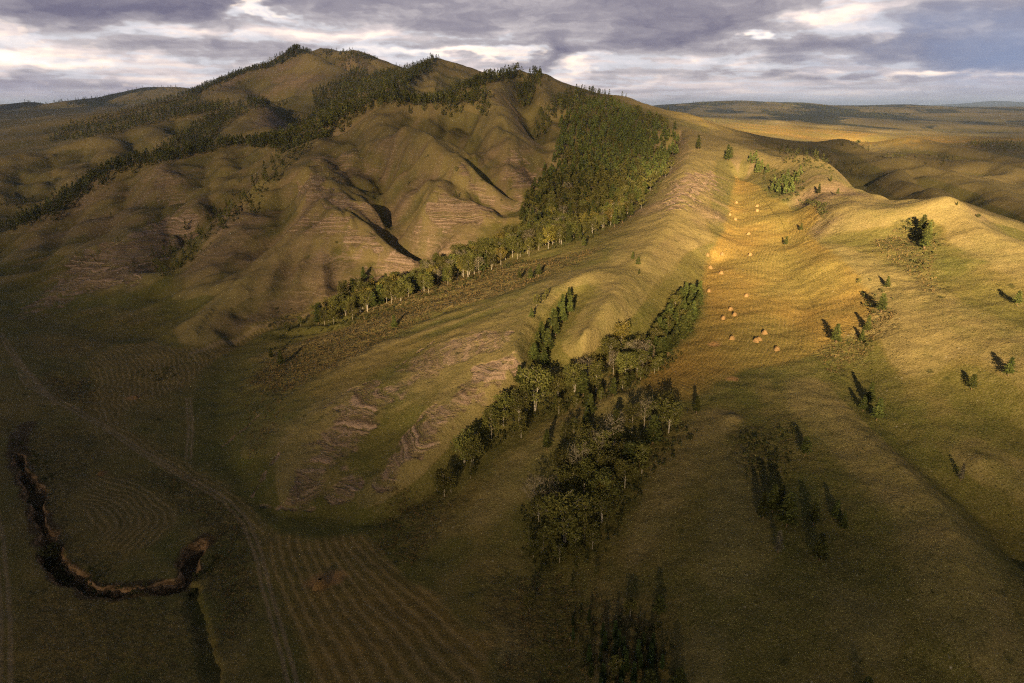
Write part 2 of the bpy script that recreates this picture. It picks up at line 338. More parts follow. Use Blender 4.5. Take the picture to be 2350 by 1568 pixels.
# ---------------- tags ----------------
def tag(o,label=None,cat=None,group=None,kind=None):
    for a,b in (('label',label),('category',cat),('group',group),('kind',kind)):
        if b: o[a]=b
    return o
def mesh_obj(name,V,F,mat,parent=None,smooth=False,mats=None,mi=None):
    "V (n,3), F list of equal-length faces or (n,k) array"
    F=np.asarray(F,dtype=np.int32); V=np.asarray(V,dtype=np.float32)
    me=bpy.data.meshes.new(name); me.vertices.add(len(V)); me.vertices.foreach_set('co',V.ravel())
    me.loops.add(F.size); me.loops.foreach_set('vertex_index',F.ravel()); me.polygons.add(len(F))
    me.polygons.foreach_set('loop_start',np.arange(len(F),dtype=np.int32)*F.shape[1])
    if smooth: me.polygons.foreach_set('use_smooth',np.ones(len(F),bool))
    me.materials.append(mat); me.update(calc_edges=True)
    o=bpy.data.objects.new(name,me); col.objects.link(o); o.parent=parent
    return o
def grid_faces(nr,nt,wrap=False):
    i,j=np.meshgrid(np.arange(nr-1),np.arange(nt if wrap else nt-1),indexing='ij'); j2=(j+1)%nt
    return np.stack([i*nt+j,i*nt+j2,(i+1)*nt+j2,(i+1)*nt+j],-1).reshape(-1,4)[:,::-1]
def attr(me,name,A):
    a=me.attributes.new(name,'FLOAT_COLOR','POINT'); a.data.foreach_set('color',np.asarray(A,dtype=np.float32).ravel())
# ---------------- the cloudy sky above the horizon: a dome 70 km off ----------------
def fbm(x,y,oct,seed,rough=.55):
    o=np.zeros(x.shape); a=1.; n=0.; f=1.
    for k in range(oct): o+=a*perlin(x*f+k*3.7,y*f-k*1.9,seed+k); n+=a; a*=rough; f*=2.03
    return .5+o/n*.75
def sky_dome():
    az=np.radians(np.concatenate([np.linspace(-110,-50,60)[:-1],np.linspace(-50,50,1300),np.linspace(50,110,60)[1:]]))
    el=np.radians(np.concatenate([np.linspace(-2.5,-.5,4)[:-1],np.linspace(-.5,10,230),np.linspace(10,24,50)[1:]]))
    A,E=np.meshgrid(az,el); R=70000.
    dx=np.sin(A)*np.cos(E); dy=np.cos(A)*np.cos(E); dz=np.sin(E)
    k=1/(np.maximum(dz,0)+.05); cx=dx*k; cy=dy*k
    wx=fbm(A*7,E*22,5,101)-.5; wy=fbm(A*7+40,E*22,5,111)-.5
    n1=fbm(cx*.40+wx*.8,cy*.40,6,121,.52); n2=fbm(cx*1.1+5,cy*1.1+wx*1.5,6,131,.6)
    n3=fbm(A*9+wx,E*30+wy*2,7,141,.6); n4=fbm(A*12,E*90+wy*3,5,151,.55); n5=fbm(A*38+wx*4,E*95+wy*4,6,161,.62)
    aw=A+wx*.16; ew=E+wy*.045
    def blob(x,y,sx,sy,amp,p=2.2):
        a0=math.atan((x-1175)/FP/1.075); e0=(245-y)*.000585*math.cos(a0)
        return amp*np.exp(-np.abs((aw-a0)/(sx/FP*.9))**p-np.abs((ew-e0)/(sy*.000585))**p)
    dark=sum(blob(*b) for b in DARK); lite=sum(blob(*b) for b in LITE)
    d=1.15*n1+.26*n3+.05*n4+.24*n5-.55+dark-lite
    # heaped clouds: bright tops, grey bases
    C=np.array([c for _,c in COLS]); Pp=np.array([p for p,_ in COLS])
    d=d*.85-.06; d=d*.95+.015; rgb=np.stack([np.interp(d,Pp,C[:,i]) for i in range(3)],-1)
    def lay(f,c):
        nonlocal rgb
        f=np.clip(f,0,1)[...,None]; rgb=rgb*(1-f)+np.array(c)*f
    lay(smooth(.47,.72,n5)*smooth(.1,.55,lite)*.7,(.165,.132,.105))
    lay(smooth(.55,.4,n2)*smooth(.35,.15,d)*.35,(.095,.105,.118))
    lay(blob(2330,130,250,80,.8)*smooth(-.25,.15,d),(.030,.038,.060)); lay(blob(60,222,330,20,.6),(.042,.042,.057))
    lay(smooth(.05,-.004,E)*.45*(.6+.8*n4),(.088,.074,.078)); lay(smooth(.035,.0,E)*smooth(.15,.4,A)*.5,(.075,.078,.088))
    V=np.stack([dx*R,dy*R,dz*R+CZ],-1).reshape(-1,3)
    m,t=new_mat('sky'); a=t.node('ShaderNodeAttribute',attribute_name='tint'); finish(t,t.node('ShaderNodeEmission',{0:a,1:SKYV}))
    m.cycles.emission_sampling='NONE'
    o=mesh_obj('sky',V,grid_faces(*A.shape),m,smooth=True); attr(o.data,'tint',np.concatenate([rgb.reshape(-1,3),np.ones((len(V),1))],-1)); o['kind']='structure'
DARK=[(230,18,330,36,.42),(780,18,380,36,.42),(960,62,240,16,.25),(1275,125,85,30,.6),(1560,75,220,30,.45),(1880,115,230,20,.42),(2240,135,190,42,.55),(2330,40,90,60,.3),(1720,178,150,14,.35),(1180,215,40,4,.2),(60,200,330,12,.5),(1580,225,50,22,.3),(1350,25,120,26,.2),(450,125,150,22,.15),(1500,30,120,30,.15)]
LITE=[(1175,190,1400,26,.16),(120,150,170,14,.75),(70,100,160,24,.4),(430,82,90,10,.35),(600,46,70,11,.8),(1010,138,200,9,.75),(1365,150,45,16,.65),(1890,50,130,18,.55),(1742,96,20,7,.9),(1990,80,70,16,.35),(2100,178,260,8,.45),(1300,185,160,6,.4),(350,205,200,8,.3),(760,92,200,12,.3)]
COLS=[(-.5,(.165,.147,.135)),(-.22,(.150,.124,.106)),(.02,(.102,.088,.086)),(.24,(.067,.061,.063)),(.46,(.041,.0375,.043)),(.8,(.021,.0195,.028))]
sky_dome()
# ---------------- unseen cloud deck added to shade the ground: sunlight passed, place by place ----------------
SHADE=[ # column,row of the ground under the beam, share of sun let through
 (1650,470,1),(1750,550,1),(1800,650,.95),(1600,560,.85),(1750,720,.62),(1880,700,.75),(1640,410,.85),(1560,400,.6),
 (1450,530,.6),(1350,600,.5),(1250,600,.42),(1150,520,.4),(1050,560,.38),(1350,480,.42),(1000,620,.3),(1430,680,.36),(1580,680,.5),
 (2000,500,.75),(2100,480,.8),(2000,600,.9),(2150,620,.8),(2080,700,.62),(2300,600,.7),(2300,720,.65),(2250,800,.4),(2340,860,.3),(2150,830,.32),(2050,850,.3),(1920,800,.42),
 (1700,820,.28),(1800,900,.17),(1600,800,.28),(1500,870,.2),(2200,900,.24),(2100,980,.17),(1980,1000,.15),(2330,1000,.16),
 (1740,385,.55),(1850,420,.5),(1920,420,.6),(1620,340,.35),(1560,310,.3),
 (1300,420,.2),(1420,350,.42),(1350,260,.35),(1500,290,.3),(1420,290,.36),(1200,350,.22),(1200,450,.33),
 (1000,300,.2),(1000,400,.24),(1100,460,.35),(850,400,.2),(700,400,.17),(700,500,.16),(850,540,.24),(950,480,.28),(600,330,.17),(700,250,.17),(650,180,.2),(800,150,.24),(900,200,.2),(1050,190,.22),(1200,210,.24),(1300,220,.24),
 (500,300,.15),(400,330,.15),(300,400,.13),(200,350,.2),(100,400,.17),(60,300,.2),(350,220,.22),(100,250,.2),
 (500,420,.13),(400,500,.1),(250,500,.09),(100,520,.06),(550,560,.1),(300,620,.06),(100,650,.035),(450,700,.055),(650,620,.11),(750,600,.14),(850,640,.17),
 (850,740,.19),(950,700,.24),(1050,680,.3),(1150,700,.32),(1250,700,.34),(1100,780,.25),(950,800,.2),(800,820,.12),(1180,830,.22),(1100,900,.17),(950,900,.14),(850,950,.1),(700,900,.075),(1000,1000,.12),(900,1100,.075),
 (1350,760,.28),(1300,860,.17),(1450,800,.23),(1200,950,.2),(1400,950,.16),(1550,950,.09),(1300,1050,.16),(1450,1050,.2),(1400,1120,.2),
 (600,700,.07),(550,800,.05),(650,1000,.05),(700,1100,.045),(400,850,.04),(300,880,.08),(500,950,.06),(200,800,.025),(50,800,.015),(100,950,.012),(250,1050,.02),(400,1100,.06),
 (550,1200,.06),(300,1180,.06),(100,1200,.012),(50,1400,.01),(250,1450,.01),(400,1330,.03),(500,1450,.012),(465,1245,.16),(330,1318,.12),(735,1340,.16),(700,1300,.06),(850,1350,.05),(750,1500,.04),(1000,1450,.016),(1100,1250,.015),(1000,1200,.02),
 (1250,1180,.2),(1330,1200,.17),(1300,1350,.01),(1400,1400,.008),(1500,1250,.012),(1450,1550,.06),(1600,1100,.04),(1750,1050,.06),(1900,1080,.07),(2050,1130,.1),(2150,1200,.06),(1700,1200,.02),(1800,1175,.3),(1890,1225,.25),(1850,1030,.25),(1450,1500,.12),(1850,1300,.03),(2000,1300,.025),(2150,1400,.015),(2300,1300,.02),(2330,1150,.06),(2200,1050,.11),(1700,1400,.01),(1900,1450,.009),(2100,1550,.006),(2300,1500,.007),(1500,1150,.02),
 (1620,282,.5),(1680,288,.9),(1800,298,1.1),(1900,312,1.1),(1980,322,.9),(2100,312,.8),(2200,312,.6),(2340,316,.35),(1700,272,.3),(1850,282,.35),(1950,292,.5),(1800,270,.14),
 (1760,325,.13),(1850,345,.13),(1950,370,.13),(2050,400,.14),(2150,450,.16),(2100,345,.2),(2200,345,.22),(2300,345,.25),(2060,365,.25),(2200,395,.4),(2330,425,.4),(2250,440,.14),(2330,500,.12),(2330,480,.14),(2350,410,.3),(2250,330,.2),
 (2104,387,.7),(2227,408,.75),(2016,356,.55),(2072,320,.6),(2300,421,.8),(2192,353,.4),(2050,262,.13),(1900,255,.13),(2200,270,.14),(2300,285,.13),(2200,290,.14),(2050,285,.15),(1700,250,.13),(1550,245,.13)]
SHP=np.array(SHADE); _f=np.where((SHP[:,2]<.45)&(SHP[:,1]<600)&(SHP[:,0]<1560),.62,1.)*np.where((SHP[:,1]>780)&(SHP[:,2]<.3),.65,1.)*np.where((SHP[:,1]>1020)&(SHP[:,0]>1150),.6,1.)*np.where((SHP[:,0]>1690)&(SHP[:,1]<520)&(SHP[:,1]>318)&(SHP[:,2]<.45),.5,1.)*np.where((SHP[:,1]<520)&(SHP[:,0]<1560),.85,1.); SHP[:,2]*=_f; _a=(SHP[:,0]>840)&(SHP[:,0]<1590)&(SHP[:,1]>535)&(SHP[:,1]<840); SHP[_a,2]=np.minimum(SHP[_a,2]*1.4,1); SHP[(SHP[:,0]>1480)&(SHP[:,1]>1010),2]*=.6; SHP[(SHP[:,1]>860)&(SHP[:,2]<.1),2]*=.72; SHP[(SHP[:,0]<760)&(SHP[:,1]>480),2]*=.85; SHP[(SHP[:,0]>1500)&(SHP[:,1]<292)&(SHP[:,2]<.2),2]=.3
_c=[cast(a,min(b,1650)) for a,b,_ in SHADE]; SHL=[math.log(math.hypot(q[0],q[1])) if q else 8.9 for q in _c]
def through(px,py,lr_):
    "blend of the table, evaluated over flattened distance from the viewpoint"
    o=np.zeros(px.shape); wsum=np.zeros(px.shape)+1e-9
    for (x,y,v),l_ in zip(SHP,SHL):
        sy=np.clip((y-225)*.16,6,46); sx_=max(sy*1.5,26)
        g=np.exp(-.5*(((px-x)/sx_)**2+((py-y)/sy)**2+((lr_-l_)/.16)**2))+2e-4/(1+((px-x)/160)**2+((py-y)/110)**2)**2
        o+=g*v; wsum+=g
    return o/wsum
def layer(alt,seed):
    th=np.concatenate([np.linspace(-180,-52,24)[:-1],np.linspace(-52,52,330),np.linspace(52,180,24)[1:-1]])*math.pi/180
    lr=np.concatenate([[math.log(.5),math.log(8),math.log(20),math.log(40)],np.arange(math.log(60),math.log(14500),.014)])
    tt,ll=np.meshgrid(th,lr); rr=np.minimum(np.exp(ll),np.where(np.abs(tt)<1.,14500,9000.)); gx=rr*np.sin(tt); gy=rr*np.cos(tt)
    k=(alt-60)/-SUND[2]; X=gx-SUND[0]*k; Y=gy-SUND[1]*k; Z=alt+25*perlin(X/500,Y/500,seed)
    # follow each beam down to the ground it lights
    done=np.zeros(X.shape,bool); HX=gx.copy(); HY=gy.copy(); HZ=np.full(X.shape,60.)
    for z in np.arange(330,-12,-6.):
        kk=(Z-z)/-SUND[2]; x=X+SUND[0]*kk; y=Y+SUND[1]*kk; h=height(x,y,False); hit=(~done)&(h>=z)&(np.hypot(x,y)>60)
        HX[hit]=x[hit]; HY[hit]=y[hit]; HZ[hit]=h[hit]; done|=hit
    f=HY*CP-(HZ-CZ)*SP; u=HY*SP+(HZ-CZ)*CP; ok=f>20
    fx=np.where(ok,f,1.); px=np.clip(1175+FP*HX/fx,-200,2550); py=np.clip(784-FP*u/fx,225,1750)
    T=np.where(ok&(np.hypot(HX,HY)>8600),.9,np.where(ok,through(px,py,np.log(np.hypot(HX,HY)+1)),.03)); T=np.clip(T*(1+.35*perlin(HX/60,HY/60,seed+5*0)+.5*perlin(HX/170,HY/170,9)),0,1)
    return X,Y,Z,np.sqrt(T)
def shade_deck():  # added out of view; opacity shaped to lay light and shade on the ground
    Vs=[];As=[];Fs=[];n=0; rings=[]
    for alt,sd in ((1500,31),(1580,41)):
        X,Y,Z,T=layer(alt,sd); nr,nt=X.shape
        Vs.append(np.stack([X,Y,Z],-1).reshape(-1,3)); As.append(T.ravel())
        F=grid_faces(nr,nt,True)+n
        cv=np.array([[X[0].mean(),Y[0].mean(),alt]]); 
        Fs.append(F); rings.append((n,nr,nt)); n+=nr*nt
    (a,nr,nt),(b,_,_)=rings
    for rrow in (0,nr-1):
        j=np.arange(nt); Fs.append(np.stack([a+rrow*nt+j,a+rrow*nt+(j+1)%nt,b+rrow*nt+(j+1)%nt,b+rrow*nt+j],-1))
    m,t=new_mat('shade_cloud'); A=t.node('ShaderNodeAttribute',attribute_name='thin',out=2)
    b=t.node('ShaderNodeBsdfDiffuse',{0:(.22,.22,.25)}); tr=t.node('ShaderNodeBsdfTransparent')
    mx=t.node('ShaderNodeMixShader',{0:A,1:b,2:tr}); finish(t,mx)
    o=mesh_obj('shade_clouds',np.concatenate(Vs),np.concatenate(Fs),m,smooth=True)
    A=np.concatenate(As); attr(o.data,'thin',np.stack([A,A,A,A],-1)); o['kind']='structure'
shade_deck()
print('shade_clouds',time.time()-T0)
# ---------------- ground sheet ----------------
def castpts(P): 
    o=[]
    for a,b in P:
        q=cast(a,b)
        if q: o.append((q[0],q[1]))
    return np.array(o)
def inside(x,y,P):
    c=np.zeros(x.shape,bool); n=len(P)
    for i in range(n):
        x1,y1=P[i]; x2,y2=P[(i+1)%n]
        if y1==y2: continue
        c^=((y1>y)!=(y2>y))&(x<(x2-x1)*(y-y1)/(y2-y1)+x1)
    return c
def region(x,y,P,soft,wob):
    "0..1 inside a traced outline on the ground"
    o=np.zeros(x.shape); b=P.min(0)-soft*3-10; t_=P.max(0)+soft*3+10
    m=(x>b[0])&(x<t_[0])&(y>b[1])&(y<t_[1])
    if not m.any(): return o
    xx=x[m]; yy=y[m]; d,_,_=dline(xx,yy,np.vstack([P,P[:1]])); d=np.where(inside(xx,yy,P),d,-d)
    d=d+wob*perlin(xx/9,yy/9,71)+wob*.5*perlin(xx/3,yy/3,72)
    o[m]=smooth(-soft,soft,d); return o
def farsoft(P,s_,w_):
    Q=castpts(P); k=max(1.,np.hypot(Q[:,0],Q[:,1]).mean()/220.); return region(x,y,Q,s_*k,w_*k)
def stroke(x,y,P,wd,soft,wob=.6):
    o=np.zeros(x.shape); R=wd+soft*2+wob*2; b=P.min(0)-R; t_=P.max(0)+R
    m=(x>b[0])&(x<t_[0])&(y>b[1])&(y<t_[1])
    if m.any():
        d,_,_=dline(x[m],y[m],P); d=d+wob*perlin(x[m]/5,y[m]/5,73); o[m]=1-smooth(wd,wd+soft,d)
    return o
th=np.concatenate([np.linspace(-180,-58,20)[:-1],np.linspace(-58,-45.2,26)[:-1],np.linspace(-45.2,45.2,880),np.linspace(45.2,58,26)[1:],np.linspace(58,180,20)[1:-1]])*math.pi/180
def steps(a,b,s): return np.arange(math.log(a),math.log(b),s)
lr=np.concatenate([steps(45,112,.03),steps(112,1500,.0033),steps(1500,4500,.0055),steps(4500,40500,.014)])
tt,ll=np.meshgrid(th,lr); RR=np.exp(ll); GXX=RR*np.sin(tt); GYY=RR*np.cos(tt)
GZ=height(GXX,GYY); wb=smooth(1.02,1.5,np.abs(tt)); GZ=GZ*(1-wb)+20*wb; nr,nt=GXX.shape
x=GXX.ravel(); y=GYY.ravel(); z=GZ.ravel()
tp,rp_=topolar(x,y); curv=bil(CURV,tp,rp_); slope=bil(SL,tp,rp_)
# mown meadows: (outline, left guide, right guide, windrow spacing)
FU=[(1690,405),(1740,425),(1770,455),(1870,470),(1882,500),(1855,535),(1890,570),(1950,610),(1990,660),(2005,710),(1985,745),(1950,765),(1895,790),(1870,810),(1790,835),(1700,850),(1640,880),(1590,920),(1530,915),(1480,900),(1468,872),(1540,825),(1595,770),(1622,700),(1612,650),(1625,600),(1655,545),(1670,500),(1680,440)]
FUL=[(1690,410),(1670,500),(1655,545),(1625,600),(1612,650),(1622,700),(1595,770),(1540,825),(1475,868),(1480,900),(1530,915)]
FUR=[(1770,440),(1882,490),(1870,535),(1890,570),(1950,610),(1990,660),(2005,710)]
FL=[(600,1215),(700,1240),(760,1235),(830,1225),(870,1262),(900,1300),(1000,1370),(1060,1430),(1135,1475),(1120,1560),(1100,1800),(760,1800),(720,1560),(700,1500),(660,1410),(610,1330)]
FLL=[(600,1215),(625,1330),(665,1430),(715,1560),(780,1800)]; FLR=[(830,1225),(900,1300),(1000,1370),(1135,1475),(1400,1700)]
FE=[(235,1085),(300,1100),(370,1130),(405,1175),(400,1210),(350,1255),(300,1268),(240,1250),(195,1210),(185,1150),(205,1100)]
FEL=[(230,1085),(195,1130),(188,1190),(215,1235),(300,1268)]; FER=[(240,1085),(330,1110),(395,1155),(405,1200),(340,1262)]
FM=[(190,830),(260,795),(350,782),(400,802),(470,795),(560,760),(660,722),(770,694),(775,710),(660,745),(560,790),(470,840),(430,880),(370,905),(300,935),(262,962),(330,1010),(440,1070),(540,1130),(600,1190),(625,1225),(590,1225),(560,1175),(480,1130),(400,1090),(290,1010),(235,985),(207,930),(215,870)]
FML=[(190,830),(215,870),(207,930),(235,985),(290,1010),(400,1090),(520,1150),(590,1225)]; FMR=[(770,700),(560,770),(430,880),(262,962),(440,1070),(620,1220)]
field=np.zeros(x.shape); amp=np.ones(x.shape); phase=np.zeros(x.shape); dry=np.zeros(x.shape)
for kF,(P,Lg,Rg,sp,kk,dr) in enumerate([(FU,FUL,FUR,1.9,0,1.),(FL,FLL,FLR,4.0,1,.55),(FE,FEL,FER,2.4,2,.25),(FM,FML,FMR,2.6,2,.35)]):
    P=castpts(P); Lg=castpts(Lg); Rg=castpts(Rg); f=region(x,y,P,2.2,1.6); m=f>0
    dl,_,_=dline(x[m],y[m],Lg); dr_,_,_=dline(x[m],y[m],Rg)
    if kk==2: ph=(dr_ if sp<2.5 else dl)/sp+.6*perlin(x[m]/14,y[m]/14,79); amp[m]=.55
    elif kk==0: ph=np.where(dl<dr_*2.2,dl,dr_)/sp; amp[m]=np.minimum(1,np.abs(dl-2.2*dr_)/22)*np.where(dl<dr_*2.2,1,.75)
    else:
        W_=np.median(dl+dr_); ph=dl/(dl+dr_+.01)*W_/sp
    phase[m]=ph; field[m]=np.maximum(field[m],f[m]); dry[m]=dr
rock=np.zeros(x.shape)
for P,a in [([(1040,945),(1060,890),(1100,838),(1185,810),(1196,828),(1150,870),(1080,930)],1.),([(855,1120),(900,1050),(950,975),(1010,930),(1050,940),(1000,1010),(930,1060),(880,1140)],.8),([(800,1078),(827,1092),(790,1150),(742,1180),(757,1130)],.9),
  ([(60,725),(100,680),(170,600),(210,575),(300,550),(380,500),(455,505),(440,545),(360,590),(320,640),(200,670)],1.),([(686,430),(700,415),(750,432),(830,465),(880,512),(800,485),(700,458)],.9),([(676,518),(700,495),(770,498),(830,530),(870,572),(800,560),(740,530)],.85),
  ([(830,640),(865,600),(900,582),(980,612),(940,640),(880,660)],.9),([(1008,436),(1080,466),(1155,496),(1100,514),(1000,525),(968,500)],.9),([(1170,345),(1240,395),(1225,430),(1165,400)],.6),([(1530,490),(1540,430),(1580,395),(1640,400),(1640,430),(1560,465)],.75),
  ([(700,590),(790,560),(850,600),(740,660)],.35),([(700,360),(790,350),(860,400),(780,420)],.4),([(1040,385),(1090,405),(1190,480),(1150,480),(1080,430)],.5),([(1180,420),(1195,400),(1215,470),(1195,480)],.5),([(590,240),(700,270),(640,300),(580,290)],.5),([(330,400),(400,380),(440,430),(400,470),(340,440)],.4),([(860,870),(900,900),(840,1000),(700,1160),(650,1165),(720,1020),(780,940)],.6),([(930,830),(1060,770),(1180,760),(1150,800),(1040,830),(930,900)],.45)]:
    rock=np.maximum(rock,a*farsoft(P,3.,5.))
for P,wd in [([(910,842),(950,812),(985,790),(1010,772)],.5),([(748,932),(800,895),(860,874)],.8),([(658,1168),(690,1090),(740,1020),(800,985),(860,978)],.9),([(578,1140),(600,1100),(640,1040)],.9),([(1515,488),(1550,476),(1605,474)],.7),([(510,1022),(560,985),(600,950)],1.),([(1060,790),(1110,765),(1180,762)],.5),([(720,1170),(660,1165),(600,1160)],.4),([(1188,824),(1110,838),(1060,892),(1040,930)],.6),([(1000,930),(960,965),(930,1000)],.8),([(1563,300),(1566,330)],.9),]:
    Q=castpts(P); rock=np.maximum(rock,1.25*stroke(x,y,Q,wd*.3,1.0,1.2)*np.clip(.9+1.0*perlin(x/5,y/5,77),.2,1)*.8)
track=np.zeros(x.shape)
for P,off,wd in [([(0,765),(40,830),(60,880),(150,930),(240,980),(330,1040),(430,1098),(520,1152),(565,1200),(595,1280),(610,1350),(640,1450),(680,1600)],1.0,.35),([(8,1700),(14,1450),(0,1250),(-20,1150)],1.1,.4),([(432,915),(438,980),(432,1050)],.9,.3),([(775,702),(660,735),(560,770),(440,812)],.8,.9),([(1560,300),(1562,325),(1545,345)],0,.8),([(30,815),(80,872),(130,930)],0,.9)]:
    P=castpts(P)
    if off==0: track=np.maximum(track,stroke(x,y,P,wd,.8,.4)); continue
    R=3+off; b=P.min(0)-R; t_=P.max(0)+R; m=(x>b[0])&(x<t_[0])&(y>b[1])&(y<t_[1])
    d,_,_=dline(x[m],y[m],P); d=d+.25*perlin(x[m]/6,y[m]/6,74); track[m]=np.maximum(track[m],1-smooth(wd,wd+.45,np.abs(d-off)))
lush=np.zeros(x.shape)
for P,a in [([(1600,1000),(1850,980),(2100,1200),(2350,1350),(2350,1640),(1500,1640),(1500,1200)],.45),([(880,430),(930,450),(960,500),(935,560),(1060,585),(960,600),(900,560),(870,500)],.9),([(640,345),(700,350),(600,440),(500,540),(420,620),(370,700),(350,670),(480,510)],.6),([(900,880),(930,890),(900,1000),(840,1100),(800,1170),(830,1050),(860,960)],.9),([(1200,640),(1250,650),(1220,760),(1190,860),(1185,780)],.7),([(1330,660),(1350,700),(1280,820),(1230,880),(1260,780)],.8),([(1430,620),(1480,640),(1540,620),(1560,640),(1500,720),(1470,690)],.5),([(1060,590),(1430,520),(1550,350),(1560,400),(1480,540),(1300,600),(1100,650)],.3),([(2050,500),(2350,740),(2350,790),(2200,690),(2060,600)],.7),([(1950,880),(2000,900),(2130,1080),(2350,1300),(2350,1500),(2200,1300),(2040,1080)],.5),([(2150,850),(2350,880),(2350,1250),(2250,1150)],.6),([(480,900),(600,860),(680,900),(620,1040),(560,1120),(480,1020)],.7),([(600,1200),(830,1200),(980,1130),(1010,1160),(900,1290),(700,1230)],.4),([(1170,1150),(1250,1000),(1500,930),(1560,980),(1450,1200),(1380,1330),(1200,1310)],.7),([(1480,1000),(1560,950),(1600,1000),(1450,1220),(1400,1300),(1420,1180)],.4),([(880,440),(900,430),(930,520),(920,560)],.5),([(740,1130),(760,1060),(730,1180)],.4),([(1890,480),(1960,430),(1890,560)],.4)]:
    lush=np.maximum(lush,a*farsoft(P,16.,12.))
reed=np.zeros(x.shape)
for P,a in [([(560,880),(650,800),(780,755),(900,690),(1100,612),(1300,585),(1400,560),(1330,600),(1200,660),(1000,720),(850,800),(650,905)],1.),([(100,860),(200,860),(230,900),(210,940),(130,920)],1.),([(0,960),(230,990),(240,1060),(160,1150),(190,1250),(280,1310),(200,1340),(60,1200)],.7),([(290,1090),(420,1080),(560,1180),(590,1400),(500,1500),(480,1240),(400,1150)],.8),([(2000,560),(2060,520),(2150,560),(2100,620),(2140,680),(2060,610)],.8),([(1880,800),(1960,760),(2020,700),(2060,720),(1990,820),(1900,860)],.7),([(1830,455),(1900,470),(1890,530),(1875,470)],.8),([(1710,400),(1760,390),(1830,400),(1780,460),(1750,440)],.6),([(900,1100),(1060,1150),(950,1300),(850,1260)],.6),([(1100,1300),(1300,1320),(1500,1440),(1500,1568),(1100,1568),(1150,1480)],.6),([(1500,380),(1550,340),(1520,430),(1460,480),(1440,480)],.8),([(1680,960),(1820,950),(1830,1080),(1750,1150),(1680,1050)],.5),([(60,1350),(430,1360),(470,1560),(40,1568)],.6),([(20,710),(400,700),(380,780),(200,800),(190,860),(100,850)],.5)]:
    reed=np.maximum(reed,a*farsoft(P,5.,5.))
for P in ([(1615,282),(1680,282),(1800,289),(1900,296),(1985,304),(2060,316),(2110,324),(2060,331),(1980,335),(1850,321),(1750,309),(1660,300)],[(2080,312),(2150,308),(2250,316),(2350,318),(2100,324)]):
    Q=castpts(P); f=region(x,y,Q,40.,60.); phase=np.where(f>.01,0.,phase); field=np.maximum(field,f); dry[f>.01]=.9; amp[f>.01]=0  # far strip given a paler field colour to look sunlit
hay=np.zeros(x.shape)
for a,b,r in [(735,1335,6),(765,1325,5),(305,912,4.5),(235,1085,2.5),(1680,870,3),(1640,790,4)]:
    q=cast(a,b); hay=np.maximum(hay,1-smooth(r*.3,r,np.hypot(x-q[0],y-q[1])+1.2*perlin(x/3,y/3,75)))
d1,_,a1=dline(np.where(RR.ravel()<420,x,1e5),y,CHW); bank=(1-smooth(3.2,4.6,d1+2.2*perlin(x/7,y/7,21)*.7))
rock*=1-field
mg,t=new_mat('grassland')
P0=t.node('ShaderNodeNewGeometry',out=0); sp=t.n.new('ShaderNodeSeparateXYZ'); t.l.new(P0,sp.inputs[0]); zz=sp.outputs[2]; yv0=sp.outputs[1]
nrm=t.node('ShaderNodeNewGeometry',out=1); ns=t.n.new('ShaderNodeSeparateXYZ'); t.l.new(nrm,ns.inputs[0])
def att(n):
    a=t.n.new('ShaderNodeAttribute'); a.attribute_name=n; s=t.n.new('ShaderNodeSeparateColor'); t.l.new(a.outputs[0],s.inputs[0]); return (*s.outputs,a.outputs[3])
aF,aP,aR,aL=att('use'); aT,aE,aC,aH=att('cover'); aB,aD,aS,aA=att('cut')
f1,f2,f3,_=att('fall'); xy=t.vm('MULTIPLY',P0,(1,1,.35))
b1=t.noise(xy,.014,3,.6); b2=t.noise(xy,.07,3,.62); b3=t.noise(xy,.35,3,.68); b4=t.noise(xy,1.7,3,.75); b5=t.noise(xy,.8,2,.6)
g=t.mix(t.ss(.38,.62,b1),(.165,.127,.040),(.105,.104,.027))
g=t.mix(t.m('MULTIPLY',t.ss(.42,.66,b2),.6),g,(.195,.148,.058))
g=t.mix(t.m('MULTIPLY',t.ss(-.002,.03,aC),.6),g,(.245,.19,.085))         # dry crests, also paled by curvature as painted relief shading
lush_shade=t.m('MAXIMUM',aL,t.m('MULTIPLY',t.ss(-.002,-.05,aC),.55))  # green hollows, also darkened by curvature as painted crease shade
g=t.mix(t.m('MULTIPLY',lush_shade,t.m('ADD',.55,t.m('MULTIPLY',b2,.6))),g,(.068,.08,.014))
# soil and bedding on the steep mountain faces
st=t.m('MULTIPLY',t.m('MULTIPLY',t.ss(.22,.42,aS),t.m('MULTIPLY',t.ss(.36,.6,b1),t.ss(300,450,sp.outputs[1]))),.75)
g=t.mix(st,g,(.135,.09,.058))
fl=t.m('ADD',t.m('MULTIPLY',f2,.5),t.m('MULTIPLY',f3,.5)); sw=t.m('MULTIPLY',t.ss(.12,.3,aS),t.ss(430,560,yv0))
g=t.mix(t.m('MULTIPLY',sw,t.m('MULTIPLY',t.ss(.52,.72,fl),.7)),g,(.215,.15,.095))
g=t.mix(t.m('MULTIPLY',sw,t.m('MULTIPLY',t.ss(.47,.28,fl),.6)),g,(.055,.058,.02))
g=t.mix(t.m('MULTIPLY',t.ss(480,800,yv0),.45),g,(.125,.098,.052))
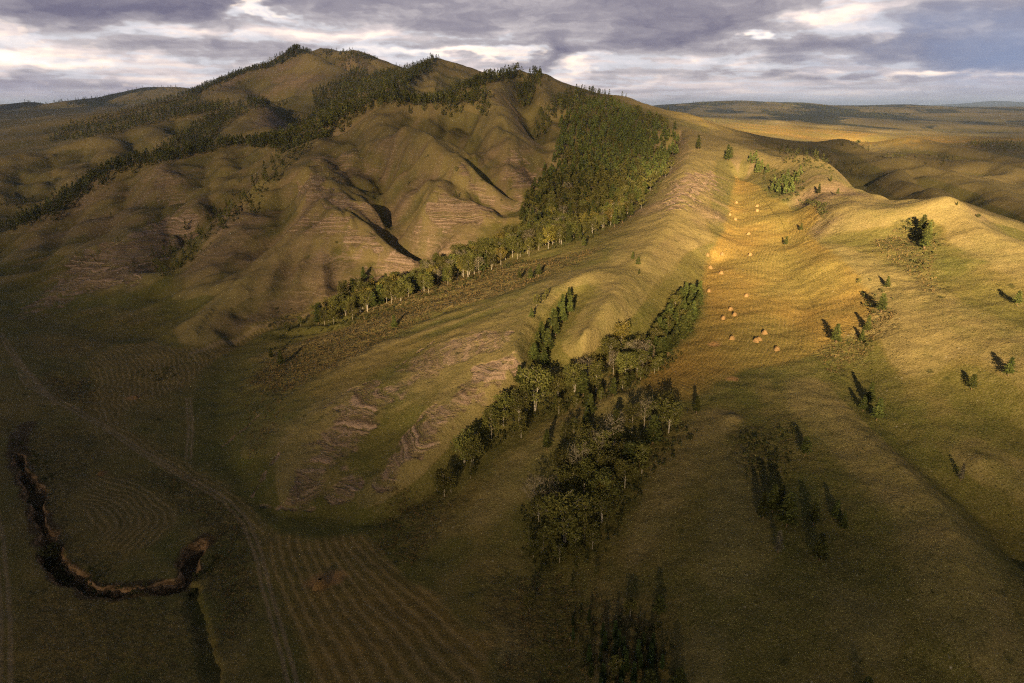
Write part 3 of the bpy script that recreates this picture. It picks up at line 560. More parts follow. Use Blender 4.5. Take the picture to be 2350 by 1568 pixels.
# rock: thin tilted beds that crop out one above the other
q=t.m('ADD',zz,t.m('ADD',t.m('MULTIPLY',b1,18.),t.m('MULTIPLY',b3,1.6)))
bed=t.noise(t.xyz(t.m('MULTIPLY',b2,3.),t.m('MULTIPLY',b3,1.5),q),.85,2,.75); bed2=t.noise(t.xyz(t.m('MULTIPLY',b3,.8),5.,q),1.9,1,.6)
rk=t.m('MULTIPLY',t.ss(.08,.6,t.m('MULTIPLY',t.m('MAXIMUM',aR,t.m('MULTIPLY',st,.45)),t.m('ADD',.35,t.m('MULTIPLY',t.m('MAXIMUM',b3,bed),1.1)))),t.ss(.36,.6,t.m('ADD',t.m('MULTIPLY',bed,.6),t.m('MULTIPLY',t.m('ADD',bed2,b3),.22))))
rc=t.mix(t.ss(.3,.7,bed2),(.135,.088,.064),(.36,.25,.195))
g=t.mix(rk,g,rc)
g=t.mix(t.m('MULTIPLY',t.ss(1.02,1.25,aR),t.ss(.25,.5,b4)),g,(.42,.33,.25))
# tall dead herbs, scrub
g=t.mix(t.m('MULTIPLY',aE,t.ss(.35,.6,b3)),g,(.052,.045,.018)); g=t.mix(t.m('MULTIPLY',aE,t.ss(.56,.68,b5)),g,(.20,.135,.06))
# mown land with windrows; the far strip takes its pale colour as painted sunlight
sn=t.m('SINE',t.m('MULTIPLY',t.m('ADD',aP,t.m('ADD',t.m('MULTIPLY',b2,1.0),t.m('MULTIPLY',b3,.45))),6.2832)); wr=t.ss(-.5,1.3,t.m('ADD',sn,t.m('MULTIPLY',t.m('SUBTRACT',b4,.5),1.4)))
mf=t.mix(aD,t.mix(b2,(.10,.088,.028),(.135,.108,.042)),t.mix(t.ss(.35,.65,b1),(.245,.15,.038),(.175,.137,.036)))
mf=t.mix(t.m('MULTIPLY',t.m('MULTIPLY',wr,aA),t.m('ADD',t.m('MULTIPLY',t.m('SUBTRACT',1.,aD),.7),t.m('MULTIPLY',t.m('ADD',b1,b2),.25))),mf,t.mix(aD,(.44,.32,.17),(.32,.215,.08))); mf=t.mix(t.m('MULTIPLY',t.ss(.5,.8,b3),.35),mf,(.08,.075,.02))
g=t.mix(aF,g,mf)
g=t.mix(t.m('MULTIPLY',aH,.8),g,t.mix(b4,(.30,.15,.07),(.42,.24,.11)))
g=t.mix(t.m('MULTIPLY',aT,t.m('ADD',.3,t.m('MULTIPLY',b3,.8))),g,(.27,.20,.125))
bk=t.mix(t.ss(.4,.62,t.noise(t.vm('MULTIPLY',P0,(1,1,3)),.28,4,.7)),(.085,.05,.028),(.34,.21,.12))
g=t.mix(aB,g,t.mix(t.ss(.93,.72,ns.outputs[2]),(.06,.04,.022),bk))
# blades, tufts, stones
g=t.mix(t.m('MULTIPLY',t.ss(.5,.7,b4),.6),g,(.03,.028,.008)); g=t.mix(t.m('MULTIPLY',t.ss(.52,.32,b4),.4),g,(.28,.22,.12))
vo=t.n.new('ShaderNodeTexVoronoi'); t.l.new(P0,vo.inputs['Vector']); vo.inputs['Scale'].default_value=.33
g=t.mix(t.m('MULTIPLY',t.ss(.13,.07,vo.outputs[0]),t.m('MULTIPLY',t.ss(.52,.68,b2),.8)),g,(.42,.38,.3))
dk=t.n.new('ShaderNodeTexVoronoi'); t.l.new(P0,dk.inputs['Vector']); dk.inputs['Scale'].default_value=.16
g=t.mix(t.m('MULTIPLY',t.ss(.3,.12,dk.outputs[0]),t.m('MULTIPLY',t.ss(.45,.35,b2),t.m('SUBTRACT',.7,aF,clamp=True))),g,(.03,.035,.01))
# woods far off on the plateau read as dark patches of heath
yv=sp.outputs[1]; fr=t.m('MULTIPLY',t.ss(2600,3600,yv),t.ss(.5,.55,t.noise(t.vm('MULTIPLY',P0,(1,.55,1)),.0021,6,.62)))
g=t.mix(t.m('MULTIPLY',fr,.9),g,(.022,.028,.016)); g=t.mix(t.ss(12000,15000,yv),g,(.02,.026,.02))  # far range darkened in colour in place of cloud shade
hgt=t.m('ADD',t.m('ADD',t.m('MULTIPLY',b4,.35),t.m('MULTIPLY',b3,t.m('ADD',.5,t.m('MULTIPLY',aE,1.6)))),t.m('ADD',t.m('MULTIPLY',rk,.4),t.m('ADD',t.m('MULTIPLY',t.m('MULTIPLY',bed,aR),.55),t.m('MULTIPLY',t.m('MULTIPLY',wr,aF),.1))))
bp=t.node('ShaderNodeBump',{'Strength':.9,'Distance':1.0,'Height':hgt})
finish(t,t.node('ShaderNodeBsdfPrincipled',{'Base Color':g,'Roughness':.95,'Specular IOR Level':.1,'Normal':bp}))
V=np.stack([x,y,z],-1); V=np.vstack([V,[[0,0,20.]]]); F=grid_faces(nr,nt,True)
ground=mesh_obj('ground',V,F,mg,smooth=True); ground['kind']='structure'
e=lambda *a: np.vstack([np.stack(a,-1),np.zeros((1,4))])
O=np.zeros(x.shape)
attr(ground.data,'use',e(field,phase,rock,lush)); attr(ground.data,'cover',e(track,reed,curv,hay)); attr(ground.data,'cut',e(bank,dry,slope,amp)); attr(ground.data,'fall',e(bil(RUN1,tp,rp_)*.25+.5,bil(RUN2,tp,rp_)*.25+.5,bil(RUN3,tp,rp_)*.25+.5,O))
print('ground',len(V),time.time()-T0)
# ---------------- trees ----------------
rng=np.random.default_rng(7)
def leaf_mat(name,ca,cb,trans=.25):
    m,t=new_mat(name); gi=t.n.new('ShaderNodeNewGeometry').outputs['Random Per Island']; oi=t.n.new('ShaderNodeObjectInfo').outputs['Random']
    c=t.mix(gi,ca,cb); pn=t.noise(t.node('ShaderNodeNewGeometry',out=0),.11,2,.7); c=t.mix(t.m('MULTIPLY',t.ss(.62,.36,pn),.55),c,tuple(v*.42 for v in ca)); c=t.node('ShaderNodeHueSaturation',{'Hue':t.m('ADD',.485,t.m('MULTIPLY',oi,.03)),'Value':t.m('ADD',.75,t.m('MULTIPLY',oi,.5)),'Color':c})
    b=t.node('ShaderNodeBsdfPrincipled',{'Base Color':c,'Roughness':.8,'Specular IOR Level':.15}); tr=t.node('ShaderNodeBsdfTranslucent',{0:c})
    finish(t,t.node('ShaderNodeMixShader',{0:trans,1:b,2:tr})); return m
def bark_mat(name,ca,cb,sc_=(6,6,1.5)):
    m,t=new_mat(name); n=t.noise(t.vm('MULTIPLY',t.node('ShaderNodeTexCoord',out=3),sc_),1.,3,.6)
    finish(t,t.node('ShaderNodeBsdfPrincipled',{'Base Color':t.mix(t.ss(.42,.6,n),ca,cb),'Roughness':.9})); return m
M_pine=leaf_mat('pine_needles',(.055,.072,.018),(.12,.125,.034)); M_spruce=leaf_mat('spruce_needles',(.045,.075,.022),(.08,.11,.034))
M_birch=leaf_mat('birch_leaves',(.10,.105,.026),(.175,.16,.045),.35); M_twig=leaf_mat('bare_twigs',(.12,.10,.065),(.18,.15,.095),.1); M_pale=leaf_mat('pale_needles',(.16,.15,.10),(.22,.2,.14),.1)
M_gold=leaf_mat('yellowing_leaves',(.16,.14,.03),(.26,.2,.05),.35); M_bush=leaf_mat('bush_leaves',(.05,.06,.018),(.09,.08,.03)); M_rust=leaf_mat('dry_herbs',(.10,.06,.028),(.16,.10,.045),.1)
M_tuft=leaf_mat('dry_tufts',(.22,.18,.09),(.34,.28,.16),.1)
M_bark=bark_mat('pine_bark',(.13,.08,.05),(.22,.14,.085)); M_white=bark_mat('birch_bark',(.42,.38,.33),(.24,.2,.17),(3,3,8)); M_limb=bark_mat('birch_limbs',(.36,.31,.25),(.24,.20,.16))
def tube(P,R,n=6):
    P=np.asarray(P,float); V=[];F=[]
    for i,p in enumerate(P):
        a=P[min(i+1,len(P)-1)]-P[max(i-1,0)]; a/=np.linalg.norm(a)+1e-9
        u=np.cross(a,[0.3,1,.1]); u/=np.linalg.norm(u)+1e-9; v=np.cross(a,u)
        for k in range(n):
            g=2*math.pi*k/n; V.append(p+R[i]*(math.cos(g)*u+math.sin(g)*v))
    for i in range(len(P)-1):
        for k in range(n): F.append([i*n+k,i*n+(k+1)%n,(i+1)*n+(k+1)%n,(i+1)*n+k])
    return np.array(V),np.array(F)
def merge(L):
    V=[];F=[];n=0
    for v,f in L: V.append(v); F.append(f+n); n+=len(v)
    return np.concatenate(V),np.concatenate(F)
def quads(C,U,Vv):
    "leaf sprays: pointed quads with centre C and half axes U, V"
    n=len(C); V=np.stack([C-U,C-.1*U+Vv,C+U,C-.1*U-Vv],1).reshape(-1,3); F=np.arange(n*4).reshape(n,4); return V,F
def unit(v): return v/(np.linalg.norm(v,axis=-1,keepdims=True)+1e-9)
def conifer_geo(h,w,base,n_wh,dens,droop=.15,shape=1.0,size=1.):
    "returns trunk and crown (V,F); crown built of whorls of boughs, each bough a row of sprays"
    lean=rng.normal(0,.012,2)*h; P=[(lean[0]*f*f,lean[1]*f*f,h*f-.6*(f==0)) for f in (0,.12,.35,.65,.97)]
    T=[tube(P,[h*.017,h*.014,h*.011,h*.007,h*.002],6)]
    C=[];U=[];W=[]
    for i in range(n_wh):
        f=(i+rng.random()*.8)/n_wh; z=h*(base+(1-base)*f*.985); g=1-f
        r=w*h*(min(1,(f+.12)/.3)**.6)*(g**shape+.03)*rng.uniform(.7,1.12)
        nb=int(rng.integers(5,8)); a0=rng.random()*6.28
        for b in range(nb):
            a=a0+b*6.28/nb+rng.normal(0,.2); rb=r*rng.uniform(.72,1.18)
            if rng.random()<.07: continue
            d=np.array([math.cos(a),math.sin(a),0.]); m=max(2,int(dens*(.5+rb/(.25*h+.1))))
            for q in range(m):
                s_=(q+.6)/m; c=d*rb*s_*.98+np.array([lean[0]*f,lean[1]*f,z-droop*rb*s_**1.4+.10*rb*s_])
                for ww in range(2):
                    sd=rng.normal(0,1,3)*[1,1,.35]; side=unit(np.cross(d,[0,0,1.])*((-1)**ww)+d*.7+sd*.45)
                    L=size*h*.046*(1.25-.45*s_)*rng.uniform(.75,1.3)
                    C.append(c+side*L*.5+rng.normal(0,.05,3)*h*.06); U.append(side*L+np.array([0,0,-.15*L])); W.append(unit(np.cross(side,rng.normal(0,.5,3)+[0,0,1.]))*L*.55)
    for q in range(6):
        c=np.array([lean[0],lean[1],h*(.95+.01*q)]); C.append(c); U.append(np.array([0,0,h*.02])); W.append(unit(rng.normal(0,1,3)*[1,1,0])*h*.014)
    for k in range(3):
        a=rng.random()*6.28; z=h*base*rng.uniform(.55,1.); T.append(tube([(0,0,z),(math.cos(a)*h*.05,math.sin(a)*h*.05,z-.01*h)],[h*.003,h*.001],4))
    return merge(T),quads(np.array(C),np.array(U),np.array(W))
def birch_geo(h,w,base,nl,leaves,stems=1,leafsize=1.,twigs=0):
    T=[];tips=[]
    for s_ in range(stems):
        off=np.array([math.cos(s_*2.4),math.sin(s_*2.4),0])*(.035*h if stems>1 else 0); ln=off*3.2+rng.normal(0,.02,3)*[h,h,0]
        P=[off*.3+ln*f*f*1.0+off*f+np.array([0,0,h*f*.9-.5*(f==0)]) for f in (0,.1,.28,.5,.75,1.)]
        P=np.array(P); T.append(tube(P,np.array([.014,.0115,.0095,.007,.004,.0012])*h,6))
        for k in range(nl):
            f=base+(.95-base)*(k+rng.random())/nl; z=f*5; i=min(int(np.interp(f,[0,.1,.28,.5,.75,1.],range(6))),4)
            p=P[i]+(P[i+1]-P[i])*((f-[0,.1,.28,.5,.75,1.][i])/([0,.1,.28,.5,.75,1.][i+1]-[0,.1,.28,.5,.75,1.][i]))
            a=k*2.4+rng.normal(0,.4); L=w*h*math.sin(min(1,.35+1.05*(1-f)/(1-base+.01))*math.pi/2)*rng.uniform(.75,1.15); up=rng.uniform(.55,1.0)
            d=np.array([math.cos(a),math.sin(a),0]); q1=p+d*L*.45+[0,0,L*up*.5]; q2=p+d*L*.92+[0,0,L*up*.85]
            T.append(tube([p,q1,q2],[h*.0045,h*.003,h*.001],4)); tips+= [q1*.5+q2*.5,q2,q2,q1]
            for j in range(3 if not twigs else 7):
                b=q1+(q2-q1)*rng.random(); e=b+unit(d*.6+rng.normal(0,.5,3)+[0,0,.5])*L*rng.uniform(.25,.5); T.append(tube([b,e],[h*.0018,h*.0006],3) if False else tube([b,e],[h*.0022,h*.0007],4)); tips.append(e)
    tips=np.array(tips); n=leaves
    idx=rng.integers(0,len(tips),n); C=tips[idx]+rng.normal(0,1,(n,3))*[.05*h,.05*h,.05*h]
    top=C[:,2]>h*1.0; C[top,2]=h*rng.uniform(.85,1.,top.sum())
    L=.0245*h*leafsize*rng.uniform(.6,1.4,(n,1)); U=unit(rng.normal(0,1,(n,3))+[0,0,-.3]); W_=unit(np.cross(U,rng.normal(0,1,(n,3))))
    return merge(T),quads(C,U*L,W_*L*(.62 if not twigs else .12))
def make(name,geo,mt,mc):
    root=bpy.data.objects.new(name,None); col.objects.link(root); root.empty_display_size=1
    (tv,tf),(cv,cf)=geo
    mesh_obj('trunk',tv,tf,mt,root,smooth=True); mesh_obj('crown',cv,cf,mc,root); return root
PROTO={}
def proto(kind,v):
    k=(kind,v)
    if k in PROTO: return PROTO[k]
    if kind=='pine': r=make('pine_tree',conifer_geo(10,[.29,.33,.26,.31,.34][v%5],[.14,.18,.2,.1,.22][v%5],[20,18,22,21,16][v%5],[3.4,3.2,3.4,3.3,3.2][v%5],shape=[.9,.75,1.05,.85,.6][v%5],size=1.15),M_bark,M_pine)
    elif kind=='round': r=make('pine_tree',conifer_geo(10,.27,.34,11,3.2,droop=-.15,shape=.38,size=1.25),M_bark,M_pine)
    elif kind=='spruce': r=make('spruce_tree',conifer_geo(10,[.2,.23][v%2],.05,22,3.2,droop=.4,shape=1.0),M_bark,M_spruce)
    elif kind=='pale': r=make('pine_tree',conifer_geo(10,.2,.16,16,1.5,shape=.8),M_bark,M_pale)
    elif kind=='snag': r=make('dead_pine',conifer_geo(10,.1,.12,16,.2,shape=.6,size=.5),M_bark,M_twig)
    elif kind=='birch': r=make('birch_tree',birch_geo(10,[.26,.23,.28,.2,.25][v%5],[.25,.3,.22,.2,.3][v%5],13,[2000,1500,2300,1300,1900][v%5],[1,1,2,1,2][v%5]),[M_white,M_limb][v%2],M_birch)
    elif kind=='gold': r=make('birch_tree',birch_geo(10,.26,.25,12,1300),M_white,M_gold)
    elif kind=='bare': r=make('birch_tree',birch_geo(10,.27,.26,14,420,[1,2][v%2],2.0,twigs=1),M_limb,M_twig)
    elif kind=='young': r=make('birch_tree',birch_geo(10,.17,.12,10,1000),M_white,M_birch)
    elif kind=='bush':
        n=420; C=rng.normal(0,1,(n,3)); C=unit(C)*rng.uniform(.35,1,(n,1))**.5*[4.6,4.6,4.4]+[0,0,5.2]; C+=rng.normal(0,.5,(n,3)); C=C[C[:,2]>.2]; n=len(C)
        L=rng.uniform(.5,1.0,(n,1)); U=unit(rng.normal(0,1,(n,3))); W_=unit(np.cross(U,rng.normal(0,1,(n,3))))
        st=[tube([(0,0,-1),(math.cos(a)*1.5,math.sin(a)*1.5,4.),(math.cos(a)*2.5,math.sin(a)*2.5,8)],[.25,.18,.06],4) for a in (0,1.3,2.7,4.,5.2)]
        r=make('bush',(merge(st),quads(C,U*L,W_*L*.6)),M_bark,M_bush)
    PROTO[k]=[r,False]; return PROTO[k]
NV={'pine':5,'round':1,'spruce':2,'pale':1,'birch':5,'gold':1,'bare':2,'young':1,'bush':1,'snag':1}
CATS={'pine':'pine tree','round':'pine tree','spruce':'spruce tree','pale':'pine tree','birch':'birch tree','gold':'birch tree','bare':'birch tree','young':'birch tree','bush':'bush','snag':'dead tree'}
def place(kind,x,y,h,label,group=None,v=None,wide=1.):
    v=int(rng.integers(0,NV[kind])) if v is None else v%NV[kind]
    P=proto(kind,v); root=P[0]
    if not P[1]: o=root; P[1]=True
    else:
        o=root.copy(); col.objects.link(o)
        for c in root.children:
            d=c.copy(); col.objects.link(d); d.parent=o
        for k in ('label','category','group'):
            if k in o: del o[k]
    s=h/10; z=float(height([x],[y])[0])
    o.location=(x,y,z-.02*h); o.rotation_euler=(0,0,rng.random()*6.28); o.scale=(s*wide*rng.uniform(.92,1.1),s*wide*rng.uniform(.92,1.1),s)
    tag(o,label,CATS[kind],group); return o
def size_at(x,y,z,hpx):
    "height of a tree whose picture is hpx rows tall"
    f=y*CP-(z-CZ)*SP; yc=y*SP+(z-CZ)*CP
    return hpx*f/FP/(CP+yc/f*SP)
# single trees and small clumps: kind, foot column, foot row, rows tall, label
ONE=[
 ('pine',1847,1047,46,'green pine standing alone on the dark near slope above the pine clump'),
 ('pine',1750,1190,64,'pine at the left edge of the pine clump on the near slope',0),
 ('pine',1772,1178,66,'tall pine with bare lower trunk inside the clump on the near slope',2),
 ('pine',1787,1170,60,'dark pine at the back of the clump on the near slope',3),
 ('pine',1805,1208,78,'biggest full pine at the front right of the clump on the near slope',1),
 ('pine',1866,1206,52,'yellowish green pine standing alone right of the pine clump',4),
 ('pine',1917,1190,44,'darker upper pine of the pair right of the lone yellowish pine',3),
 ('pine',1934,1215,40,'small lower pine of the pair right of the lone yellowish pine',0),
 ('pale',1785,1268,50,'pale grey withered pine just below the pine clump'),
 ('pine',1880,1287,64,'deep green bushy pine lowest of the scattered pines on the near slope',1),
 ('pale',2204,1104,40,'thin pale yellow pine alone in the dark gully on the right'),
 ('pine',1994,925,50,'dark pine uphill of the bright pine in the shaded dell on the right',3),
 ('pine',1980,945,34,'low dark pine half hidden in the shaded dell on the right',4),
 ('pine',2012,965,52,'bright pine at the foot of the dark dell with a long shadow above it',1),
 ('pine',2229,896,38,'broad dark pine left of the bright pine on the right slope',4),
 ('pine',2313,863,44,'bright green pine farthest right on the lower slope with a long shadow',1),
 ('pine',1918,788,46,'bright pine at the lower right corner of the hay meadow',1),
 ('pine',1977,785,30,'small pine just below the larger one at the meadow edge',0),
 ('pine',1990,760,38,'dark green pine at the right edge of the meadow above a small one',3),
 ('pine',2022,716,44,'tall bright pine on the right bank of the hay meadow',1),
 ('pine',2036,661,28,'topmost small pine beside the right edge of the meadow',0),
 ('pine',2334,702,36,'dark pine at the far right below the bright ridge',4),
 ('pine',1803,563,22,'lower of two small pines standing inside the mown meadow',0),
 ('pine',1838,529,18,'upper of two small pines standing inside the mown meadow',3),
 ('pine',1878,447,26,'bright pine under the ridge between the dark clump and the crest',2),
 ('pine',1906,418,16,'small pine high under the ridge, right of the dark clump',0),
 ('pine',1922,447,16,'small pine right of the bright one under the ridge',1),
 ('pine',1669,368,38,'twin dark pines on the shoulder, the taller left one',3),('pine',1676,366,30,'twin dark pines on the shoulder, the shorter right one',1),
 ('pine',1602,345,36,'slender dark pine in the hollow right of the big wood',2),
 ('pine',1548,300,22,'dark bushy pine at the upper right corner of the big wood',4),
 ('pine',905,753,32,'lone pine on the brown herb slope with a long slanting shadow',3),
 ('pine',1192,640,24,'left pine of the row of three below the birch belt',0),('pine',1217,643,29,'middle pine of the row of three below the birch belt',1),('pine',1236,635,30,'right pine of the row of three below the birch belt',4),
 ('pine',1340,568,28,'lone pine just below the edge of the birch belt',1),
 ('pine',1452,596,20,'upper dark pine of the string on the smooth hillside',3),('pine',1464,610,22,'middle bright pine of the string on the smooth hillside',1),('pine',1466,630,13,'lowest seedling pine of the string on the smooth hillside',0),
 ('pine',645,838,36,'pine in the dark hollow left of the brown herb slope',3),('pine',622,822,24,'smaller pine behind the one in the dark hollow',0),
 ('young',658,765,26,'thin young birch at the lower end of the birch belt'),('young',690,748,24,'slim birch just left of the pines ending the birch belt'),
 ('bush',125,1283,34,'round yellow green bush in the bend of the stream gully'),
 ('birch',1228,945,100,'huge round birch where the two wooded dells meet',2),
 ('birch',1128,1010,74,'tall slender birch with white trunk left of the big round birch',1),
 ('birch',1155,978,72,'leafy birch between the white trunked birch and the big round birch',0),
 ('birch',1190,972,74,'loose crowned birch just left of the big round birch',4),('young',1196,1005,60,'narrow birch in front of the loose crowned birch'),
 ('birch',1103,1035,48,'small birch between the leaning birches and the white trunked one',3),
 ('birch',1066,1068,76,'twin stemmed birch leaning left at the lower end of the birch line',2),('birch',1084,1072,70,'brownish birch right beside the leaning twin stemmed one',4),
 ('birch',1020,1140,62,'broad birch at the very bottom of the birch line',1),('young',1035,1130,44,'slim birch beside the broad one at the bottom of the birch line'),('young',1080,1098,38,'small birch sapling under the leaning birches'),('young',1002,1125,30,'low birch sapling left of the broad bottom birch'),
 ('bare',1478,985,72,'leafless birch with rosy branches at the top of the lower grove',0),
 ('bare',1226,1185,96,'big bare branched birch at the left end of the lower grove',0),('bare',1278,1160,66,'half bare birch just right of the big bare one',1),
 ('birch',1296,1246,112,'very large twin trunked birch at the bottom of the lower grove',2),
 ('gold',1386,1160,70,'sunlit yellow green birch at the right edge of the lower grove'),
 ('round',1443,1085,72,'round crowned pine with tall bare trunk in the lower grove'),('round',1468,1072,62,'darker round crowned pine behind the other one in the lower grove'),
 ('bare',1330,1100,78,'grey birch with thin foliage near the middle of the lower grove',1),('birch',1288,1110,76,'pale birch left of middle in the lower grove',1),('bare',1410,1020,70,'half bare birch at the upper left of the lower grove',1),
 ('birch',1345,1045,66,'brownish twin birch at the upper left edge of the lower grove',4),('bare',1372,1065,80,'tall grey birch with bare forks above the dark gap',0),
 ('gold',1425,800,62,'glowing round birch above the upper grove'),('birch',1400,835,60,'wide birch left of the glowing round birch',2),('bare',1475,845,64,'grey half bare birch at the lower right of the upper grove',0),('snag',1498,843,50,'dead brown larch pole with short stubs at the meadow side of the upper grove'),
 ('young',1311,1355,24,'tiny birch alone below the lower grove'),('young',1368,1325,26,'grey green sapling right below the lower grove'),
 ('young',1216,1405,46,'faint thin birch alone in the dark scrub below the lower grove'),
 ('birch',1446,1420,44,'small birch above the dark spruce thicket',0),('pine',1512,1412,48,'round pine on the near slope right above the spruce thicket',4),
 ('pine',1490,1600,64,'pine cut by the lower frame edge at the spruce thicket',4),('pine',1555,1592,60,'pine at the lower frame edge right of the spruce thicket',1),('pine',1985,1606,52,'pine top at the bottom edge on the dark right slope',4),('young',1413,1556,52,'thin birch standing inside the dark spruce thicket'),
 ('pine',1598,950,42,'pine just off the lower corner of the hay meadow',2),('pine',1538,930,34,'bright pine at the top of the lower grove under the meadow corner',1),
 ('pine',1192,880,44,'dark pine beside the red rock outcrop',3),
 ('pine',2196,472,10,'tiny pine on the dark hillside beyond the right crest',0),('bush',2245,500,10,'dark bush on the hillside beyond the right crest'),
 ('bush',1969,330,10,'dark bush at the edge of the far sunlit strip'),
 ('pine',1148,498,0,None)]
# clumps and woods: outline of the feet, [(kind, share)], rows or metres, spacing, how many, label, group
CL=[
 ([(2090,520),(2105,510),(2135,520),(2145,545),(2140,575),(2120,575),(2105,550)],[('pine',.8),('birch',.2)],(7,11),3.5,11,'pine in the tight clump with bushes on the far right slope','clump of pines on the right slope'),
 ([(1765,430),(1800,418),(1838,400),(1842,410),(1822,440),(1812,458),(1785,450)],[('pine',1)],(6,9.5),3.5,20,'dark pine in the clump above the hay meadow','dark pine clump above the meadow'),
 ([(1712,370),(1735,365),(1752,390),(1766,398),(1740,402),(1718,385)],[('pine',1)],(7,10),3.5,13,'dark pine in the small clump below the crest','small pine clump below the crest'),
 ([(1212,860),(1232,800),(1258,748),(1290,706),(1318,682),(1326,700),(1305,742),(1280,795),(1255,842),(1232,862)],[('pine',1)],(8,12),4.6,26,'pine in the narrow file climbing the dell left of the bright hillside','file of pines in the narrow dell'),
 ([(1215,760),(1228,705),(1250,675),(1255,690),(1235,730),(1222,770)],[('pine',.6),('young',.4)],(3.5,7),5,9,'small scattered tree left of the pine file','young trees left of the pine file'),
 ([(1530,735),(1560,700),(1600,672),(1614,690),(1600,735),(1560,790),(1520,830),(1490,845),(1462,835),(1500,780)],[('pine',.93),('birch',.07)],(9,12),3.3,75,'dense pine at the upper end of the dell beside the hay meadow','dense pines beside the hay meadow'),
 ([(1290,895),(1330,868),(1400,838),(1450,820),(1480,840),(1470,865),(1400,895),(1330,915),(1270,925)],[('birch',.86),('bare',.04),('pine',.1)],(10,13.5),5,28,'leafy birch in the grove below the meadow','birches of the grove below the meadow'),
 ([(1260,945),(1310,925),(1400,898),(1480,860),(1530,838),(1560,800),(1566,812),(1500,862),(1420,905),(1340,935),(1280,950)],[('young',.6),('pine',.4)],(5,8),3.2,42,'low tree of the fringe along the lower edge of the grove','low fringe of young trees'),
 ([(1240,1045),(1275,1020),(1310,960),(1345,930),(1365,950),(1350,1000),(1320,1030),(1290,1030),(1255,1060)],[('pine',.8),('young',.2)],(6,9),5,22,'small pine between the two groves','small pines between the groves'),
 ([(1225,1215),(1245,1180),(1275,1120),(1310,1080),(1370,1050),(1410,1005),(1445,985),(1520,955),(1552,965),(1540,990),(1500,1040),(1482,1085),(1442,1165),(1400,1210),(1365,1245),(1330,1225),(1270,1235)],[('birch',.7),('bare',.06),('pine',.12),('young',.12)],(9,13.5),6,62,'birch with dull green crown inside the lower grove','birches crowding the lower grove'),
 ([(1205,1285),(1235,1278),(1275,1290),(1300,1295),(1345,1310),(1352,1290),(1355,1250),(1300,1262),(1215,1250)],[('young',.8),('birch',.2)],(6,10),3.6,26,'slim young birch at the bottom fringe of the lower grove','young birches below the lower grove'),
 ([(1345,1500),(1370,1470),(1415,1450),(1470,1470),(1510,1500),(1520,1560),(1500,1640),(1400,1660),(1350,1580)],[('spruce',1)],(4,6.3),2.3,85,'dark bluish spruce in the thicket at the bottom edge','spruce thicket at the bottom edge'),
 ([(1310,1415),(1350,1405),(1345,1450),(1330,1490),(1312,1470)],[('spruce',1)],(3,4.5),4,8,'small spruce scattered left above the spruce thicket','small spruces above the thicket'),
 ([(742,748),(800,730),(850,712),(940,685),(1030,650),(1100,628),(1180,597),(1262,568),(1300,560),(1290,540),(1240,545),(1150,572),(1050,607),(960,647),(870,668),(790,700)],[('birch',.68),('gold',.1),('bare',.06),('pine',.16)],(10,15),4.0,330,'birch in the long belt along the foot of the mountain','birch belt along the foot of the mountain'),
 ([(1205,545),(1262,566),(1345,545),(1430,515),(1442,490),(1470,460),(1500,430),(1440,400),(1300,430),(1220,455),(1205,500)],[('birch',.45),('gold',.08),('bare',.07),('pine',.4)],(10,13.5),4.6,440,'tree of the mixed lower part of the big wood','mixed lower part of the big wood'),
 ([(1300,430),(1440,400),(1500,430),(1530,385),(1548,345),(1508,300),(1482,262),(1400,238),(1335,240),(1300,262),(1292,330),(1288,372),(1255,405),(1222,440)],[('pine',.86),('birch',.14)],(9,12.5),4.8,820,'dark pine in the upper part of the big wood','dark pines of the upper big wood'),
 ([(1450,262),(1500,270),(1540,300),(1520,310),(1480,280)],[('bare',.6),('pine',.4)],(9,13),8,26,'thin grey tree along the upper right edge of the big wood','thin trees on the upper edge of the big wood'),
]
